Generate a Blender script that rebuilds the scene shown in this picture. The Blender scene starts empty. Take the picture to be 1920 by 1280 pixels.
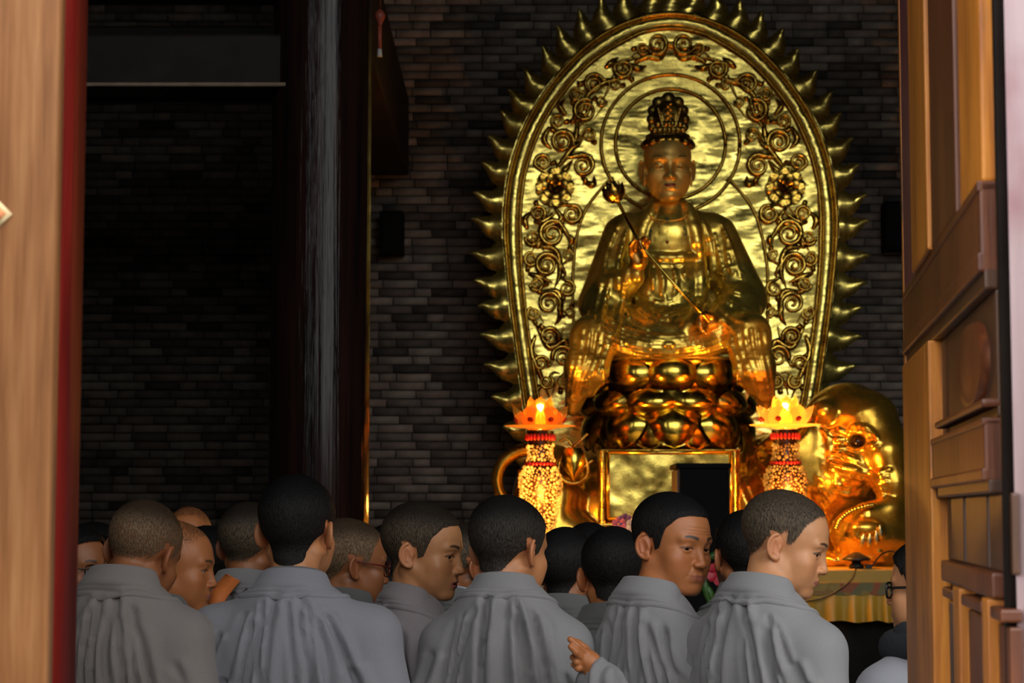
import bpy, math, random
import numpy as np
from mathutils import Vector, Matrix
# ------------------------------------------------------------------ camera, sky, exposure
SC = bpy.context.scene
FPX = 3733.0; CAMZ = 1.62; PITCH = math.radians(4.92)
cam_data = bpy.data.cameras.new('camera'); CAM = bpy.data.objects.new('camera', cam_data)
SC.collection.objects.link(CAM); SC.camera = CAM
cam_data.sensor_width = 36; cam_data.lens = FPX / 1920 * 36; cam_data.clip_start = .05; cam_data.clip_end = 200
CAM.location = (0, 0, CAMZ); CAM.rotation_euler = (math.radians(90) + PITCH, 0, 0)
cam_data.dof.use_dof = True; cam_data.dof.focus_distance = 4.75; cam_data.dof.aperture_fstop = 11.0
SC.view_settings.view_transform = 'Standard'; SC.view_settings.look = 'None'
SC.view_settings.gamma = 1.0; SC.view_settings.use_curve_mapping = False; SC.view_settings.exposure = 0.0
try: SC.cycles.use_denoising = True
except Exception: pass
SC.cycles.max_bounces = 8; SC.cycles.sample_clamp_indirect = 4.0
world = bpy.data.worlds.new('overcast_sky'); SC.world = world; world.use_nodes = True
WN = world.node_tree; WN.nodes.clear()
_o = WN.nodes.new('ShaderNodeOutputWorld'); _b = WN.nodes.new('ShaderNodeBackground'); _t = WN.nodes.new('ShaderNodeTexCoord')
_s = WN.nodes.new('ShaderNodeSeparateXYZ'); _r = WN.nodes.new('ShaderNodeValToRGB')
WN.links.new(_t.outputs['Generated'], _s.inputs[0]); WN.links.new(_s.outputs['Z'], _r.inputs[0])
_r.color_ramp.elements[0].position = 0.0; _r.color_ramp.elements[0].color = (.82, .84, .82, 1)
_r.color_ramp.elements[1].position = 1.0; _r.color_ramp.elements[1].color = (1.0, 1.02, 1.05, 1)
WN.links.new(_r.outputs[0], _b.inputs[0]); _b.inputs[1].default_value = 4.5
WN.links.new(_b.outputs[0], _o.inputs[0])
# the open bays of the hall front let the daylight in (portals only steer the sampling of the sky)
def portal(x0, x1, z0, z1, y):
    l = bpy.data.lights.new('doorway_daylight', 'AREA'); l.shape = 'RECTANGLE'; l.size = x1 - x0; l.size_y = z1 - z0
    l.cycles.is_portal = True
    o = bpy.data.objects.new('doorway_daylight', l); SC.collection.objects.link(o)
    o.location = ((x0 + x1) / 2, y, (z0 + z1) / 2); o.rotation_euler = (math.radians(90), 0, 0)
YF = 2.2                                   # the plane of the hall front
OPEN = [(-.5, .54, 0, 7.6), (.95, 4.4, 0, 7.6), (-3.5, -2.9, .9, 7.6)]  # the last, narrow bay is an unseen opening added to brighten the left wall
for _x0, _x1, _z0, _z1 in OPEN: portal(_x0, _x1, _z0, _z1, YF + .12)
rnd = random.Random(7)
COL = bpy.context.scene.collection
PI = math.pi
def R_(d): return math.radians(d)

# ------------------------------------------------------------------ mesh helpers
def np_mesh(name, v, quads, smooth=True, cols=None, attrs=None):
    me = bpy.data.meshes.new(name)
    v = np.asarray(v, np.float32); q = np.asarray(quads, np.int32)
    n = q.shape[1]
    me.vertices.add(len(v)); me.vertices.foreach_set('co', v.ravel())
    me.loops.add(q.size); me.loops.foreach_set('vertex_index', q.ravel())
    me.polygons.add(len(q)); me.polygons.foreach_set('loop_start', np.arange(0, q.size, n, dtype=np.int32))
    me.polygons.foreach_set('loop_total', np.full(len(q), n, np.int32))
    me.update(calc_edges=True)
    if smooth: me.polygons.foreach_set('use_smooth', np.ones(len(q), bool))
    if cols is not None:
        a = me.attributes.new('col', 'FLOAT_COLOR', 'POINT')
        c = np.ones((len(v), 4), np.float32); c[:, :3] = cols
        a.data.foreach_set('color', c.ravel())
    return me

def link(name, me, mat=None, parent=None):
    o = bpy.data.objects.new(name, me); COL.objects.link(o)
    if mat is not None and me is not None and hasattr(me, 'materials') and len(me.materials) == 0: me.materials.append(mat)
    if parent is not None: o.parent = parent
    return o

def tag(o, label=None, cat=None, group=None, kind=None):
    if label: o['label'] = label
    if cat: o['category'] = cat
    if group: o['group'] = group
    if kind: o['kind'] = kind
    return o

def empty(name, loc=(0, 0, 0), rz=0.0):
    o = bpy.data.objects.new(name, None); COL.objects.link(o)
    o.location = loc; o.rotation_euler = (0, 0, rz); o.empty_display_size = .1
    return o

# ------------------------------------------------------------------ distance field + surface nets
class Field:
    def __init__(s, lo, hi, h):
        s.h = h; s.lo = np.array(lo, np.float32); n = np.ceil((np.array(hi) - s.lo) / h).astype(int) + 1
        s.ax = [(s.lo[i] + h * np.arange(n[i])).astype(np.float32) for i in range(3)]
        s.d = np.full(n, .5, np.float32)
    def _sl(s, lo, hi, m):
        sl = []
        for i in range(3):
            a = int(math.floor((lo[i] - m - s.lo[i]) / s.h)); b = int(math.ceil((hi[i] + m - s.lo[i]) / s.h)) + 1
            a = max(a, 0); b = min(b, s.d.shape[i])
            if b <= a: return None
            sl.append(slice(a, b))
        return tuple(sl)
    def _ev(s, prim, m):
        f, lo, hi = prim
        sl = s._sl(lo, hi, m)
        if sl is None: return None, None
        X = s.ax[0][sl[0]][:, None, None]; Y = s.ax[1][sl[1]][None, :, None]; Z = s.ax[2][sl[2]][None, None, :]
        return sl, f(X, Y, Z)
    def add(s, prim, k=.01):
        sl, v = s._ev(prim, k + 3 * s.h)
        if sl is None: return
        a = s.d[sl]; h = np.maximum(k - np.abs(a - v), 0)
        s.d[sl] = np.minimum(a, v) - h * h / (4 * k)
    def cut(s, prim, k=.005):
        sl, v = s._ev(prim, k + 3 * s.h)
        if sl is None: return
        v = -v; a = s.d[sl]; h = np.maximum(k - np.abs(a - v), 0)
        s.d[sl] = np.maximum(a, v) + h * h / (4 * k)
    def push(s, c, r, amt):           # gaussian swell (amt>0) / dent
        c = np.array(c, float); r = np.array(r, float) * np.ones(3)
        def f(X, Y, Z): return np.exp(-(((X - c[0]) / r[0]) ** 2 + ((Y - c[1]) / r[1]) ** 2 + ((Z - c[2]) / r[2]) ** 2))
        sl, v = s._ev((f, c - 2.6 * r, c + 2.6 * r), 0)
        if sl is not None: s.d[sl] -= amt * v
    def chain(s, pts, rads, k=.01, kk=None):
        if not hasattr(rads, '__len__'): rads = [rads] * len(pts)
        for i in range(len(pts) - 1): s.add(cone(pts[i], pts[i + 1], rads[i], rads[i + 1]), k)
    def mesh(s):
        d = s.d.copy()
        d[0] = d[-1] = .5; d[:, 0] = d[:, -1] = .5; d[:, :, 0] = d[:, :, -1] = .5
        ins = d < 0
        n = np.array(d.shape)
        cnt = np.zeros(n - 1, np.int8)
        cs = [(i, j, k) for i in (0, 1) for j in (0, 1) for k in (0, 1)]
        for i, j, k in cs: cnt += ins[i:n[0] - 1 + i, j:n[1] - 1 + j, k:n[2] - 1 + k]
        act = np.argwhere((cnt > 0) & (cnt < 8))
        vid = np.full(n - 1, -1, np.int32); vid[act[:, 0], act[:, 1], act[:, 2]] = np.arange(len(act))
        cv = {c: d[act[:, 0] + c[0], act[:, 1] + c[1], act[:, 2] + c[2]] for c in cs}
        P = np.zeros((len(act), 3), np.float32); w = np.zeros(len(act), np.float32)
        for c in cs:
            for ax in range(3):
                if c[ax] == 0:
                    e = list(c); e[ax] = 1; e = tuple(e)
                    a, b = cv[c], cv[e]; x = (a < 0) != (b < 0)
                    t = np.where(x, a / np.where(x, a - b, 1), 0)
                    for q in range(3): P[:, q] += x * (c[q] + (t if q == ax else 0))
                    w += x
        P = (act + P / w[:, None]) * s.h + s.lo
        quads = []
        for ax in range(3):
            A = [slice(None)] * 3; B = [slice(None)] * 3; A[ax] = slice(0, -1); B[ax] = slice(1, None)
            ia, ib = ins[tuple(A)], ins[tuple(B)]
            o1, o2 = (ax + 1) % 3, (ax + 2) % 3
            for flip in (0, 1):
                e = np.argwhere((ia & ~ib) if not flip else (~ia & ib))
                if not len(e): continue
                def cell(u, w_):
                    c = e.copy(); c[:, o1] -= u; c[:, o2] -= w_
                    return vid[c[:, 0], c[:, 1], c[:, 2]]
                q = [cell(1, 1), cell(0, 1), cell(0, 0), cell(1, 0)]
                if flip: q = q[::-1]
                quads.append(np.stack(q, 1))
        return P, np.concatenate(quads)

def ell(c, r, M=None):
    c = np.array(c, float); r = np.array(r, float) * np.ones(3)
    if M is None: ext = r
    else: ext = np.sqrt(((np.array(M) * r[None, :]) ** 2).sum(1))
    def f(X, Y, Z):
        x, y, z = X - c[0], Y - c[1], Z - c[2]
        if M is not None:
            m = M; x, y, z = (m[0][0] * x + m[1][0] * y + m[2][0] * z, m[0][1] * x + m[1][1] * y + m[2][1] * z, m[0][2] * x + m[1][2] * y + m[2][2] * z)
        k0 = np.sqrt((x / r[0]) ** 2 + (y / r[1]) ** 2 + (z / r[2]) ** 2)
        k1 = np.sqrt((x / r[0] ** 2) ** 2 + (y / r[1] ** 2) ** 2 + (z / r[2] ** 2) ** 2)
        return (k0 * (k0 - 1) / np.maximum(k1, 1e-6)).astype(np.float32)
    return f, c - ext, c + ext

def cone(a, b, ra, rb):
    a = np.array(a, float); b = np.array(b, float); ba = b - a; L = max((ba ** 2).sum(), 1e-12)
    def f(X, Y, Z):
        x, y, z = X - a[0], Y - a[1], Z - a[2]
        t = np.clip((x * ba[0] + y * ba[1] + z * ba[2]) / L, 0, 1)
        return (np.sqrt((x - t * ba[0]) ** 2 + (y - t * ba[1]) ** 2 + (z - t * ba[2]) ** 2) - (ra + (rb - ra) * t)).astype(np.float32)
    m = max(ra, rb)
    return f, np.minimum(a, b) - m, np.maximum(a, b) + m

def rot(ax, deg):
    return np.array(Matrix.Rotation(R_(deg), 3, ax))

def normals(v, q):
    fn = np.cross(v[q[:, 2]] - v[q[:, 0]], v[q[:, 3]] - v[q[:, 1]])
    n = np.zeros_like(v)
    for i in range(4): np.add.at(n, q[:, i], fn)
    return n / np.maximum(np.linalg.norm(n, axis=1, keepdims=True), 1e-12)

def spl(pts, n):
    """Catmull-Rom through pts, n samples"""
    P = np.array(pts, float); P = np.vstack([2 * P[0] - P[1], P, 2 * P[-1] - P[-2]])
    t = np.linspace(0, len(pts) - 1 - 1e-9, n); i = t.astype(int); u = (t - i)[:, None]
    a, b, c, d = P[i], P[i + 1], P[i + 2], P[i + 3]
    return .5 * (2 * b + (c - a) * u + (2 * a - 5 * b + 4 * c - d) * u ** 2 + (3 * b - a - 3 * c + d) * u ** 3)

def sst(a, b, x):
    t = np.clip((x - a) / (b - a), 0, 1); return t * t * (3 - 2 * t)
# ------------------------------------------------------------------ heads (face +Y, right +X, up +Z, origin between the eyes' height and the ears)
HY = [-.2, -.075, -.058, -.046, -.036, -.02, .002, .008, .011, .026, .035, .042, .052, .06, .075, .1]
HZ = [-.085, -.078, -.066, -.045, -.02, -.01, .006, .004, -.022, -.014, .012, .034, .046, .06, .068, .072]

def head_field(h, P, neck_b):
    """P: dict of face settings; neck_b: base of the neck in the head frame"""
    W = P.get('w', 1.); jaw = P.get('jaw', 1.); chk = P.get('cheek', 1.); op = P.get('eye', 1.)
    nb = np.array(neck_b, float)
    lo = np.minimum(np.array([-.1, -.13, -.14]), nb - .075); hi = np.maximum(np.array([.1, .128, .13]), nb + .075)
    F = Field(lo, hi, h)
    F.add(ell((0, -.014, .034), (.0765 * W, .097, .084)), .01)
    F.add(ell((0, .028, .022), (.066 * W, .068, .078)), .02)
    F.add(ell((0, .030, -.037), (.0615 * W, .059, .070)), .02)
    F.add(ell((0, .045, -.064), (.044 * W * jaw, .044, .042)), .02)
    F.add(ell((0, .080, -.098), (.017 * jaw, .015, .014)), .022)
    for s in (-1, 1):
        F.add(cone((s * .056 * W, -.002, -.045), (s * .022 * jaw, .070, -.097), .013, .011), .024)
        F.add(ell((s * .044 * W, .060, -.028), (.020 * chk, .019, .018)), .022)
        F.add(cone((s * .012, .0895, .020), (s * .044, .076, .019), .006, .006), .016)
        F.cut(ell((s * .031, .100, -.003), (.017, .014, .0115)), .014)
        F.add(ell((s * .0315, .0735, -.003), (.0150, .0150, .0135)), .006)     # lids
        F.push((s * .030, .089, .007), (.016, .008, .0035), .0012)
        F.push((s * .030, .088, -.017), (.016, .009, .005), -P.get('bag', .0006))
    for s in (-1, 1): F.add(ell((s * .034 * W, .054, -.054), (.022 * chk, .025, .028)), .03)
    # nose
    F.add(cone((0, .0875, .006), (0, .1045, -.034), .0064, .0092), .014)
    F.add(ell((0, .1050, -.037), (.0108, .0092, .0085)), .006)
    for s in (-1, 1):
        F.add(ell((s * .0125, .0985, -.039), (.0075, .0095, .0065)), .006)
        F.cut(ell((s * .0062, .104, -.0465), (.0036, .006, .003)), .002)
    # muzzle and lips
    F.add(ell((0, .072, -.066), (.030, .024, .024)), .018)
    o = P.get('open', 0.)
    F.chain([(-.0245, .0840, -.0672), (-.009, .0950, -.0625), (0, .0960, -.0632), (.009, .0950, -.0625), (.0245, .0840, -.0672)], [.0020, .0037, .0036, .0037, .0020], .006)
    F.chain([(-.019, .0855, -.0668 - o * .3), (-.008, .0930, -.0710 - o), (.008, .0930, -.0710 - o), (.019, .0855, -.0668 - o * .3)], [.0020, .0044, .0044, .0020], .006)
    if o > 0:
        F.cut(ell((0, .094, -.0670 - o * .55), (.014, .010, .0008 + o * .55)), .0025)
    for i in range(5):
        x = -.022 + .011 * i
        F.push((x, .0955 - abs(x) * .38, -.0668 - o * .5), (.008, .006, .0014), -.0014)
    F.push((0, .089, -.083), (.018, .009, .006), -.0025)
    F.push((0, .0985, -.054), (.003, .006, .008), -.0008)
    nl = P.get('fold', .0)
    if nl:
        for s in (-1, 1):
            for t in np.linspace(0, 1, 7):
                F.push((s * (.017 + .014 * t), .094 - .012 * t, -.040 - .030 * t), (.004, .008, .005), -nl)
            for t in np.linspace(0, 1, 6):
                F.push((s * (.040 - .012 * t), .074 + .004 * t, -.030 - .040 * t), (.009, .009, .010), -nl * .9)
    for z in P.get('wrinkle', ()):
        for x in np.linspace(-.036, .036, 10): F.push((x, .0955 - 4.2 * x * x, z + .6 * x * x), (.0055, .009, .0016), -.0011)
    # slit between the lids
    for s in (-1, 1):
        M = rot('Z', -s * 16) @ rot('Y', s * 5)
        if op > 0: F.cut(ell((s * .0325, .0880, -.0038), (.0128, .010, .0042 * op), M), .0012)
        else:
            for t in np.linspace(-1, 1, 7): F.push((s * .032 + t * .012, .0885 - .003 * t * t - s * t * .003, -.008 + .002 * t * t), (.004, .006, .0016), -.0016)
    # ears
    es = P.get('ear', .93); lobe = P.get('lobe', 0.)
    for s in (-1, 1):
        M = rot('Z', s * 24) @ rot('X', 14)
        c = np.array((s * .0785 * W, -.014, -.012)); 
        F.add(ell(c, (.0065, .0165, .029 * es), M), .006)
        rim = []
        for t in np.linspace(-2.3, 2.6, 15):
            p = np.array((s * .0035, -math.cos(t) * -.0165 * (1.05 if math.sin(t) > 0 else .85), math.sin(t) * .0300 * es + .001))
            p[1] = -p[1] if False else p[1]
            rim.append(c + M @ np.array((s * .004, -.0165 * math.cos(t * .75), .0305 * es * math.sin(t * .62))))
        F.chain(rim, [.0036] * len(rim), .003)
        F.cut(ell(c + M @ np.array((s * .0075, .001, .001)), (.0050, .0095, .016 * es), M), .003)
        F.add(cone(c + M @ np.array((s * .002, -.006, .014 * es)), c + M @ np.array((s * .003, -.006, -.012)), .003, .0035), .004)
        F.add(ell(c + M @ np.array((s * .003, .007, -.026 * es - lobe * .5)), (.0045, .0072, .0085 + lobe)), .005)
        F.add(ell(c + M @ np.array((s * .002, .0135, -.002)), (.0036, .003, .006), M), .004)
    # neck
    nr = P.get('neck', 1.)
    F.add(cone((0, -.018, -.055), nb + np.array((0, .01, 0)), .050 * nr, .050 * nr), .022)
    nd = nb - np.array((0, -.018, -.055))
    for s in (-1, 1):
        F.add(cone((s * .050, -.022, -.050), nb + np.array((s * .016, .045, 0)), .010, .010), .018)
    return F

def head_paint(v, P):
    """skin colour per vertex (what the skin itself shows: lips, brows, flush)"""
    sk = np.array(P.get('skin', (.50, .27, .155)))
    c = np.tile(sk, (len(v), 1))
    x, y, z = v[:, 0], v[:, 1], v[:, 2]; ax = np.abs(x)
    o = P.get('open', 0.)
    f = np.exp(-((ax - .046) / .02) ** 2 - ((z + .034) / .018) ** 2) * (y > .03)
    c *= 1 - f[:, None] * np.array((.0, .10, .12))
    f = np.exp(-(ax / .013) ** 2 - ((z + .037) / .012) ** 2) * (y > .09)
    c *= 1 - f[:, None] * np.array((.0, .10, .12))
    f = (ax > .066) * np.exp(-((y + .012) / .025) ** 2 - ((z + .01) / .035) ** 2)
    c *= 1 - f[:, None] * np.array((.0, .16, .16))
    lw = .0255
    t = np.clip(ax / lw, 0, 1)
    up = -.0588 - .0085 * t ** 2 + .0012 * np.exp(-(ax / .007) ** 2) * -1; dn = -.0765 - o * 1.6 + (.0065 + o * 1.3) * t ** 2
    f = sst(0, .0018, up - z) * sst(0, .0022, z - dn) * (ax < lw) * (y > .07)
    lip = np.array(P.get('lip', (.36, .115, .09)))
    c = c * (1 - f[:, None]) + lip * f[:, None]
    if o > 0:
        f = np.exp(-(x / .013) ** 4 - ((z + .0670 + o * .55) / (.0012 + o * .55)) ** 4) * (y > .07) * (y < .0925)
        c = c * (1 - f[:, None]) + np.array((.06, .02, .02)) * f[:, None]
    bz = P.get('browz', 0.)
    t = (ax - .012) / .036
    cz = .0195 + bz + .0055 * np.sin(np.clip(t, 0, 1) * 2.2) - .004 * np.clip(t - .6, 0, 1)
    wd = .0050 * (1 - .55 * np.clip(t, 0, 1))
    hs = .985
    f = P.get('brow', .97) * sst(0, .12, t) * (1 - sst(.85, 1.05, t)) * np.exp(-((z - cz) / wd) ** 4) * (y > .04) * hs
    c = c * (1 - f[:, None]) + np.array((.025, .018, .014)) * f[:, None]
    # lash line along the upper edge of the eye opening
    for s in (-1, 1):
        e = ((x - s * .0325) / .0150) ** 2 + ((z + .0036) / (.0030 + .0034 * P.get('eye', 1.))) ** 2
        f = .92 * np.exp(-((e - 1.0) / .42) ** 2) * (z > -.0040 + .0002) * (y > .06)
        c = c * (1 - f[:, None]) + np.array((.03, .02, .016)) * f[:, None]
    return c

def hair_line(v, P):
    y = v[:, 1]; x = np.abs(v[:, 0])
    b = np.interp(y, HY, HZ) + P.get('hl', 0.) * (y > .045)
    b = b + np.where(y < -.05, P.get('nape', 0.), 0)
    return v[:, 2] - b

def make_head(h, P, neck_b):
    F = head_field(h, P, neck_b)
    v, q = F.mesh()
    if P.get('asym'): pass
    return v, q

def hair_shell(v, q, n, P):
    """the clipped hair: the skin it grows from, lifted, from the hairline up"""
    s = hair_line(v, P)
    for sg in (-1, 1):
        e = (v - np.array((sg * .0815 * P.get('w', 1.), -.015, -.012))) @ (rot('Z', sg * 24) @ rot('X', 14))
        inside = (np.abs(e[:, 0]) < .0135) & ((e[:, 1] / .0215) ** 2 + (e[:, 2] / .036) ** 2 < 1)
        s = np.where(inside, -1, s)
    s = np.where(s > .5, -1, s)
    keep = s > -.0015
    fq = keep[q].all(1); q2 = q[fq]
    ids = np.unique(q2); mp = np.full(len(v), -1); mp[ids] = np.arange(len(ids)); q2 = mp[q2]
    vv = v[ids]; ss = s[ids]
    th = P.get('hair_t', .004)
    top = sst(.0, .07, vv[:, 2])
    lift = (.0006 + th * (.35 + .65 * top) * sst(0, .018, ss))
    rs = np.random.RandomState(3); lift = lift + rs.randn(len(vv)) * th * .06 * sst(.004, .02, ss)
    vv = vv + n[ids] * lift[:, None]
    side = P.get('side', .72); top2 = sst(.045, .10, vv[:, 2] + .25 * np.maximum(-vv[:, 1] - .03, 0))
    dens = np.clip(sst(-.001, P.get('fade', .02), ss) * (side + (1 - side) * top2), 0, 1) * P.get('dens', 1.)
    top2 = top2 * P.get('topk', 1.)
    wp = P.get('whorl')
    if wp: dens = dens * (1 - .62 * np.exp(-((vv - np.array(wp)) ** 2).sum(1) / .013 ** 2))
    return vv, q2, np.stack([dens, top2, dens], 1), ids
# ------------------------------------------------------------------ pixel helpers: a pixel of the photograph to a point at depth y
CP, SP = math.cos(PITCH), math.sin(PITCH)
def ray(px, py):
    u = (px - 960) / FPX; w = (640 - py) / FPX
    return np.array((u, CP - w * SP, SP + w * CP))
def pt(px, py, y):
    r = ray(px, py); t = y / r[1]
    return np.array((r[0] * t, y, CAMZ + r[2] * t))
def zat(py, y): return pt(960, py, y)[2]
def xat(px, y): return (px - 960) / FPX * y * 1.0 / (CP + SP * .0)

# ------------------------------------------------------------------ materials
def nodes(name):
    m = bpy.data.materials.new(name); m.use_nodes = True
    nt = m.node_tree; return m, nt, nt.nodes['Principled BSDF']
def N(nt, t, **kw):
    n = nt.nodes.new(t)
    for k, v in kw.items():
        if k in n.inputs.keys() if hasattr(n.inputs, 'keys') else False: n.inputs[k].default_value = v
        else: setattr(n, k, v)
    return n
def noise(nt, scale, detail=4, stretch=(1, 1, 1), coord='Object', rough=.55):
    tc = N(nt, 'ShaderNodeTexCoord'); mp = N(nt, 'ShaderNodeMapping'); mp.inputs['Scale'].default_value = stretch
    nt.links.new(tc.outputs[coord], mp.inputs[0])
    n = N(nt, 'ShaderNodeTexNoise'); n.inputs['Scale'].default_value = scale; n.inputs['Detail'].default_value = detail; n.inputs['Roughness'].default_value = rough
    nt.links.new(mp.outputs[0], n.inputs['Vector']); return n
def ramp(nt, src, stops):
    r = N(nt, 'ShaderNodeValToRGB'); e = r.color_ramp.elements
    while len(e) < len(stops): e.new(.5)
    for i, (p, c) in enumerate(stops):
        e[i].position = p; e[i].color = (*c, 1) if len(c) == 3 else c
    nt.links.new(src, r.inputs[0]); return r
def bump(nt, b, src, strength, dist, prev=None):
    n = N(nt, 'ShaderNodeBump'); n.inputs['Strength'].default_value = strength; n.inputs['Distance'].default_value = dist
    nt.links.new(src, n.inputs['Height'])
    if prev is not None: nt.links.new(prev.outputs[0], n.inputs['Normal'])
    nt.links.new(n.outputs[0], b.inputs['Normal']); return n
def mix(nt, fac, a, b_, mode='MIX'):
    n = N(nt, 'ShaderNodeMix'); n.data_type = 'RGBA'; n.blend_type = mode
    for s, v in ((0, fac), (6, a), (7, b_)):
        if hasattr(v, 'links') or isinstance(v, bpy.types.NodeSocket): nt.links.new(v, n.inputs[s])
        else: n.inputs[s].default_value = v if s == 0 else (*v, 1)
    return n.outputs[2]
def plain(name, col, rough=.5, metal=0., var=.25, scale=12, stretch=(1, 1, 1), bmp=.0, bscale=60, dist=.004, coat=0.):
    m, nt, b = nodes(name)
    n = noise(nt, scale, 5, stretch)
    c0 = tuple(x * (1 - var) for x in col); c1 = tuple(min(1, x * (1 + var)) for x in col)
    nt.links.new(ramp(nt, n.outputs[0], [(.3, c0), (.7, c1)]).outputs[0], b.inputs['Base Color'])
    b.inputs['Roughness'].default_value = rough; b.inputs['Metallic'].default_value = metal
    if coat: b.inputs['Coat Weight'].default_value = coat; b.inputs['Coat Roughness'].default_value = .12
    if bmp: bump(nt, b, noise(nt, bscale, 3, stretch).outputs[0], bmp, dist)
    return m
def wood(name, c0, c1, c2, rough=.5, scale=3., patch=None, coat=0.):
    m, nt, b = nodes(name)
    g = noise(nt, scale * 6, 6, (6, 6, .35)); h = noise(nt, scale * .9, 4, (3, 3, .8))
    a = ramp(nt, g.outputs[0], [(.3, c0), (.5, c1), (.72, c2)]).outputs[0]
    d = ramp(nt, h.outputs[0], [(.35, (.62, .58, .55)), (.62, (1, 1, 1))]).outputs[0]
    a = mix(nt, 1., a, d, 'MULTIPLY')
    if patch:
        p = noise(nt, patch[1], 5, patch[2]); f = ramp(nt, p.outputs[0], [(patch[3], (0, 0, 0)), (patch[3] + .12, (1, 1, 1))])
        a = mix(nt, f.outputs[0], a, patch[0])
    nt.links.new(a, b.inputs['Base Color']); b.inputs['Roughness'].default_value = rough
    if coat: b.inputs['Coat Weight'].default_value = coat; b.inputs['Coat Roughness'].default_value = .15
    bump(nt, b, g.outputs[0], .35, .003)
    return m
def gold(name, base=(.80, .60, .12), rough=.22, wrinkle=.5, wscale=6., wstretch=(1, 1, 2.2), fine=.15, dark=(.42, .22, .03), metal=1.0):
    m, nt, b = nodes(name)
    n = noise(nt, 9, 5); b.inputs['Metallic'].default_value = metal
    nt.links.new(ramp(nt, n.outputs[0], [(.28, dark), (.5, base), (1, tuple(min(1, x * 1.08) for x in base))]).outputs[0], b.inputs['Base Color'])
    r = noise(nt, 14, 3); rr = ramp(nt, r.outputs[0], [(.3, (rough * .7,) * 3), (.7, (rough * 1.4,) * 3)])
    nt.links.new(rr.outputs[0], b.inputs['Roughness'])
    p = None
    if wrinkle: p = bump(nt, b, noise(nt, wscale, 2, wstretch).outputs[0], wrinkle, .05)
    if fine: bump(nt, b, noise(nt, 70, 2).outputs[0], fine, .004, p)
    return m
def attr_mat(name, rough=.6, bscale=200, bmp=.1, dist=.002, sub=0., var=.12, vscale=40, metal=0.):
    m, nt, b = nodes(name)
    a = N(nt, 'ShaderNodeAttribute'); a.attribute_name = 'col'
    n = noise(nt, vscale, 5); v = ramp(nt, n.outputs[0], [(.3, (1 - var,) * 3), (.7, (1 + 0 * var,) * 3)])
    nt.links.new(mix(nt, 1., a.outputs['Color'], v.outputs[0], 'MULTIPLY'), b.inputs['Base Color'])
    b.inputs['Roughness'].default_value = rough; b.inputs['Metallic'].default_value = metal
    if sub: b.inputs['Subsurface Weight'].default_value = sub; b.inputs['Subsurface Radius'].default_value = (.004, .0015, .0008); b.inputs['Subsurface Scale'].default_value = 1.
    if bmp: bump(nt, b, noise(nt, bscale, 3).outputs[0], bmp, dist)
    return m
def emit(name, col, strength):
    m, nt, b = nodes(name); b.inputs['Base Color'].default_value = (*col, 1)
    b.inputs['Emission Color'].default_value = (*col, 1); b.inputs['Emission Strength'].default_value = strength; b.inputs['Roughness'].default_value = .3
    return m

M = {}
M['brick'] = attr_mat('grey_brick', .85, 60, .5, .006, var=.3, vscale=18)
M['mortar'] = plain('brick_joint', (.035, .032, .028), .95, bmp=.4)
M['dark_wood'] = plain('dark_lacquered_wood', (.014, .010, .008), .45, var=.4, scale=6, stretch=(1, 1, 1))
M['dark_wood'].node_tree.nodes['Principled BSDF'].inputs['Specular IOR Level'].default_value = .12
M['floor'] = plain('stone_floor', (.10, .095, .085), .55, scale=2, bmp=.2)
M['court'] = plain('courtyard_stone', (.085, .083, .08), .8, scale=1.5)
M['gold_panel'] = gold('gold_leaf_panel', (.84, .66, .16), .24, .24, 4.2, (1, 1, 2.2), .08, (.70, .52, .11), .92)
M['gold_relief'] = gold('gold_leaf_relief', (.74, .46, .07), .24, .3, 9, (1, 1, 1), .2, (.32, .13, .015))
M['gold_statue'] = gold('gold_statue', (.80, .58, .10), .30, .25, 7, (1, 1, 1), .05, (.55, .33, .04), .85)
M['gold_skin'] = gold('gold_matte_skin', (.66, .42, .10), .45, .15, 7, (1, 1, 1), .05, (.50, .28, .05), .6)
M['gold_bright'] = gold('gold_polished', (.84, .58, .09), .2, .12, 5, (1, 1, 1), .03, (.66, .40, .05))
M['gold_rim'] = gold('gold_dull_rim', (.55, .30, .04), .3, .2, 9, (1, 1, 1), .2, (.22, .08, .01))
M['black_box'] = plain('black_cabinet', (.004, .004, .004), .75); M['black_box'].node_tree.nodes['Principled BSDF'].inputs['Specular IOR Level'].default_value = .12
M['dark_red'] = plain('dark_red_lacquer', (.10, .015, .01), .4)

# ------------------------------------------------------------------ simple shapes
BOXQ = np.array([(0, 3, 2, 1), (4, 5, 6, 7), (0, 1, 5, 4), (1, 2, 6, 5), (2, 3, 7, 6), (3, 0, 4, 7)])
def box_v(lo, hi):
    x0, y0, z0 = lo; x1, y1, z1 = hi
    return np.array([(x0, y0, z0), (x1, y0, z0), (x1, y1, z0), (x0, y1, z0), (x0, y0, z1), (x1, y0, z1), (x1, y1, z1), (x0, y1, z1)], float)
def bevel(me, w, seg=2):
    import bmesh
    bm = bmesh.new(); bm.from_mesh(me); bmesh.ops.bevel(bm, geom=bm.edges[:], offset=w, segments=seg, affect='EDGES', profile=.6); bm.to_mesh(me); bm.free()
    me.polygons.foreach_set('use_smooth', np.zeros(len(me.polygons), bool))
def box(name, lo, hi, mat, parent=None, bev=0.):
    me = np_mesh(name, box_v(lo, hi), BOXQ, smooth=False)
    if bev: bevel(me, bev)
    return link(name, me, mat, parent)
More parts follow.
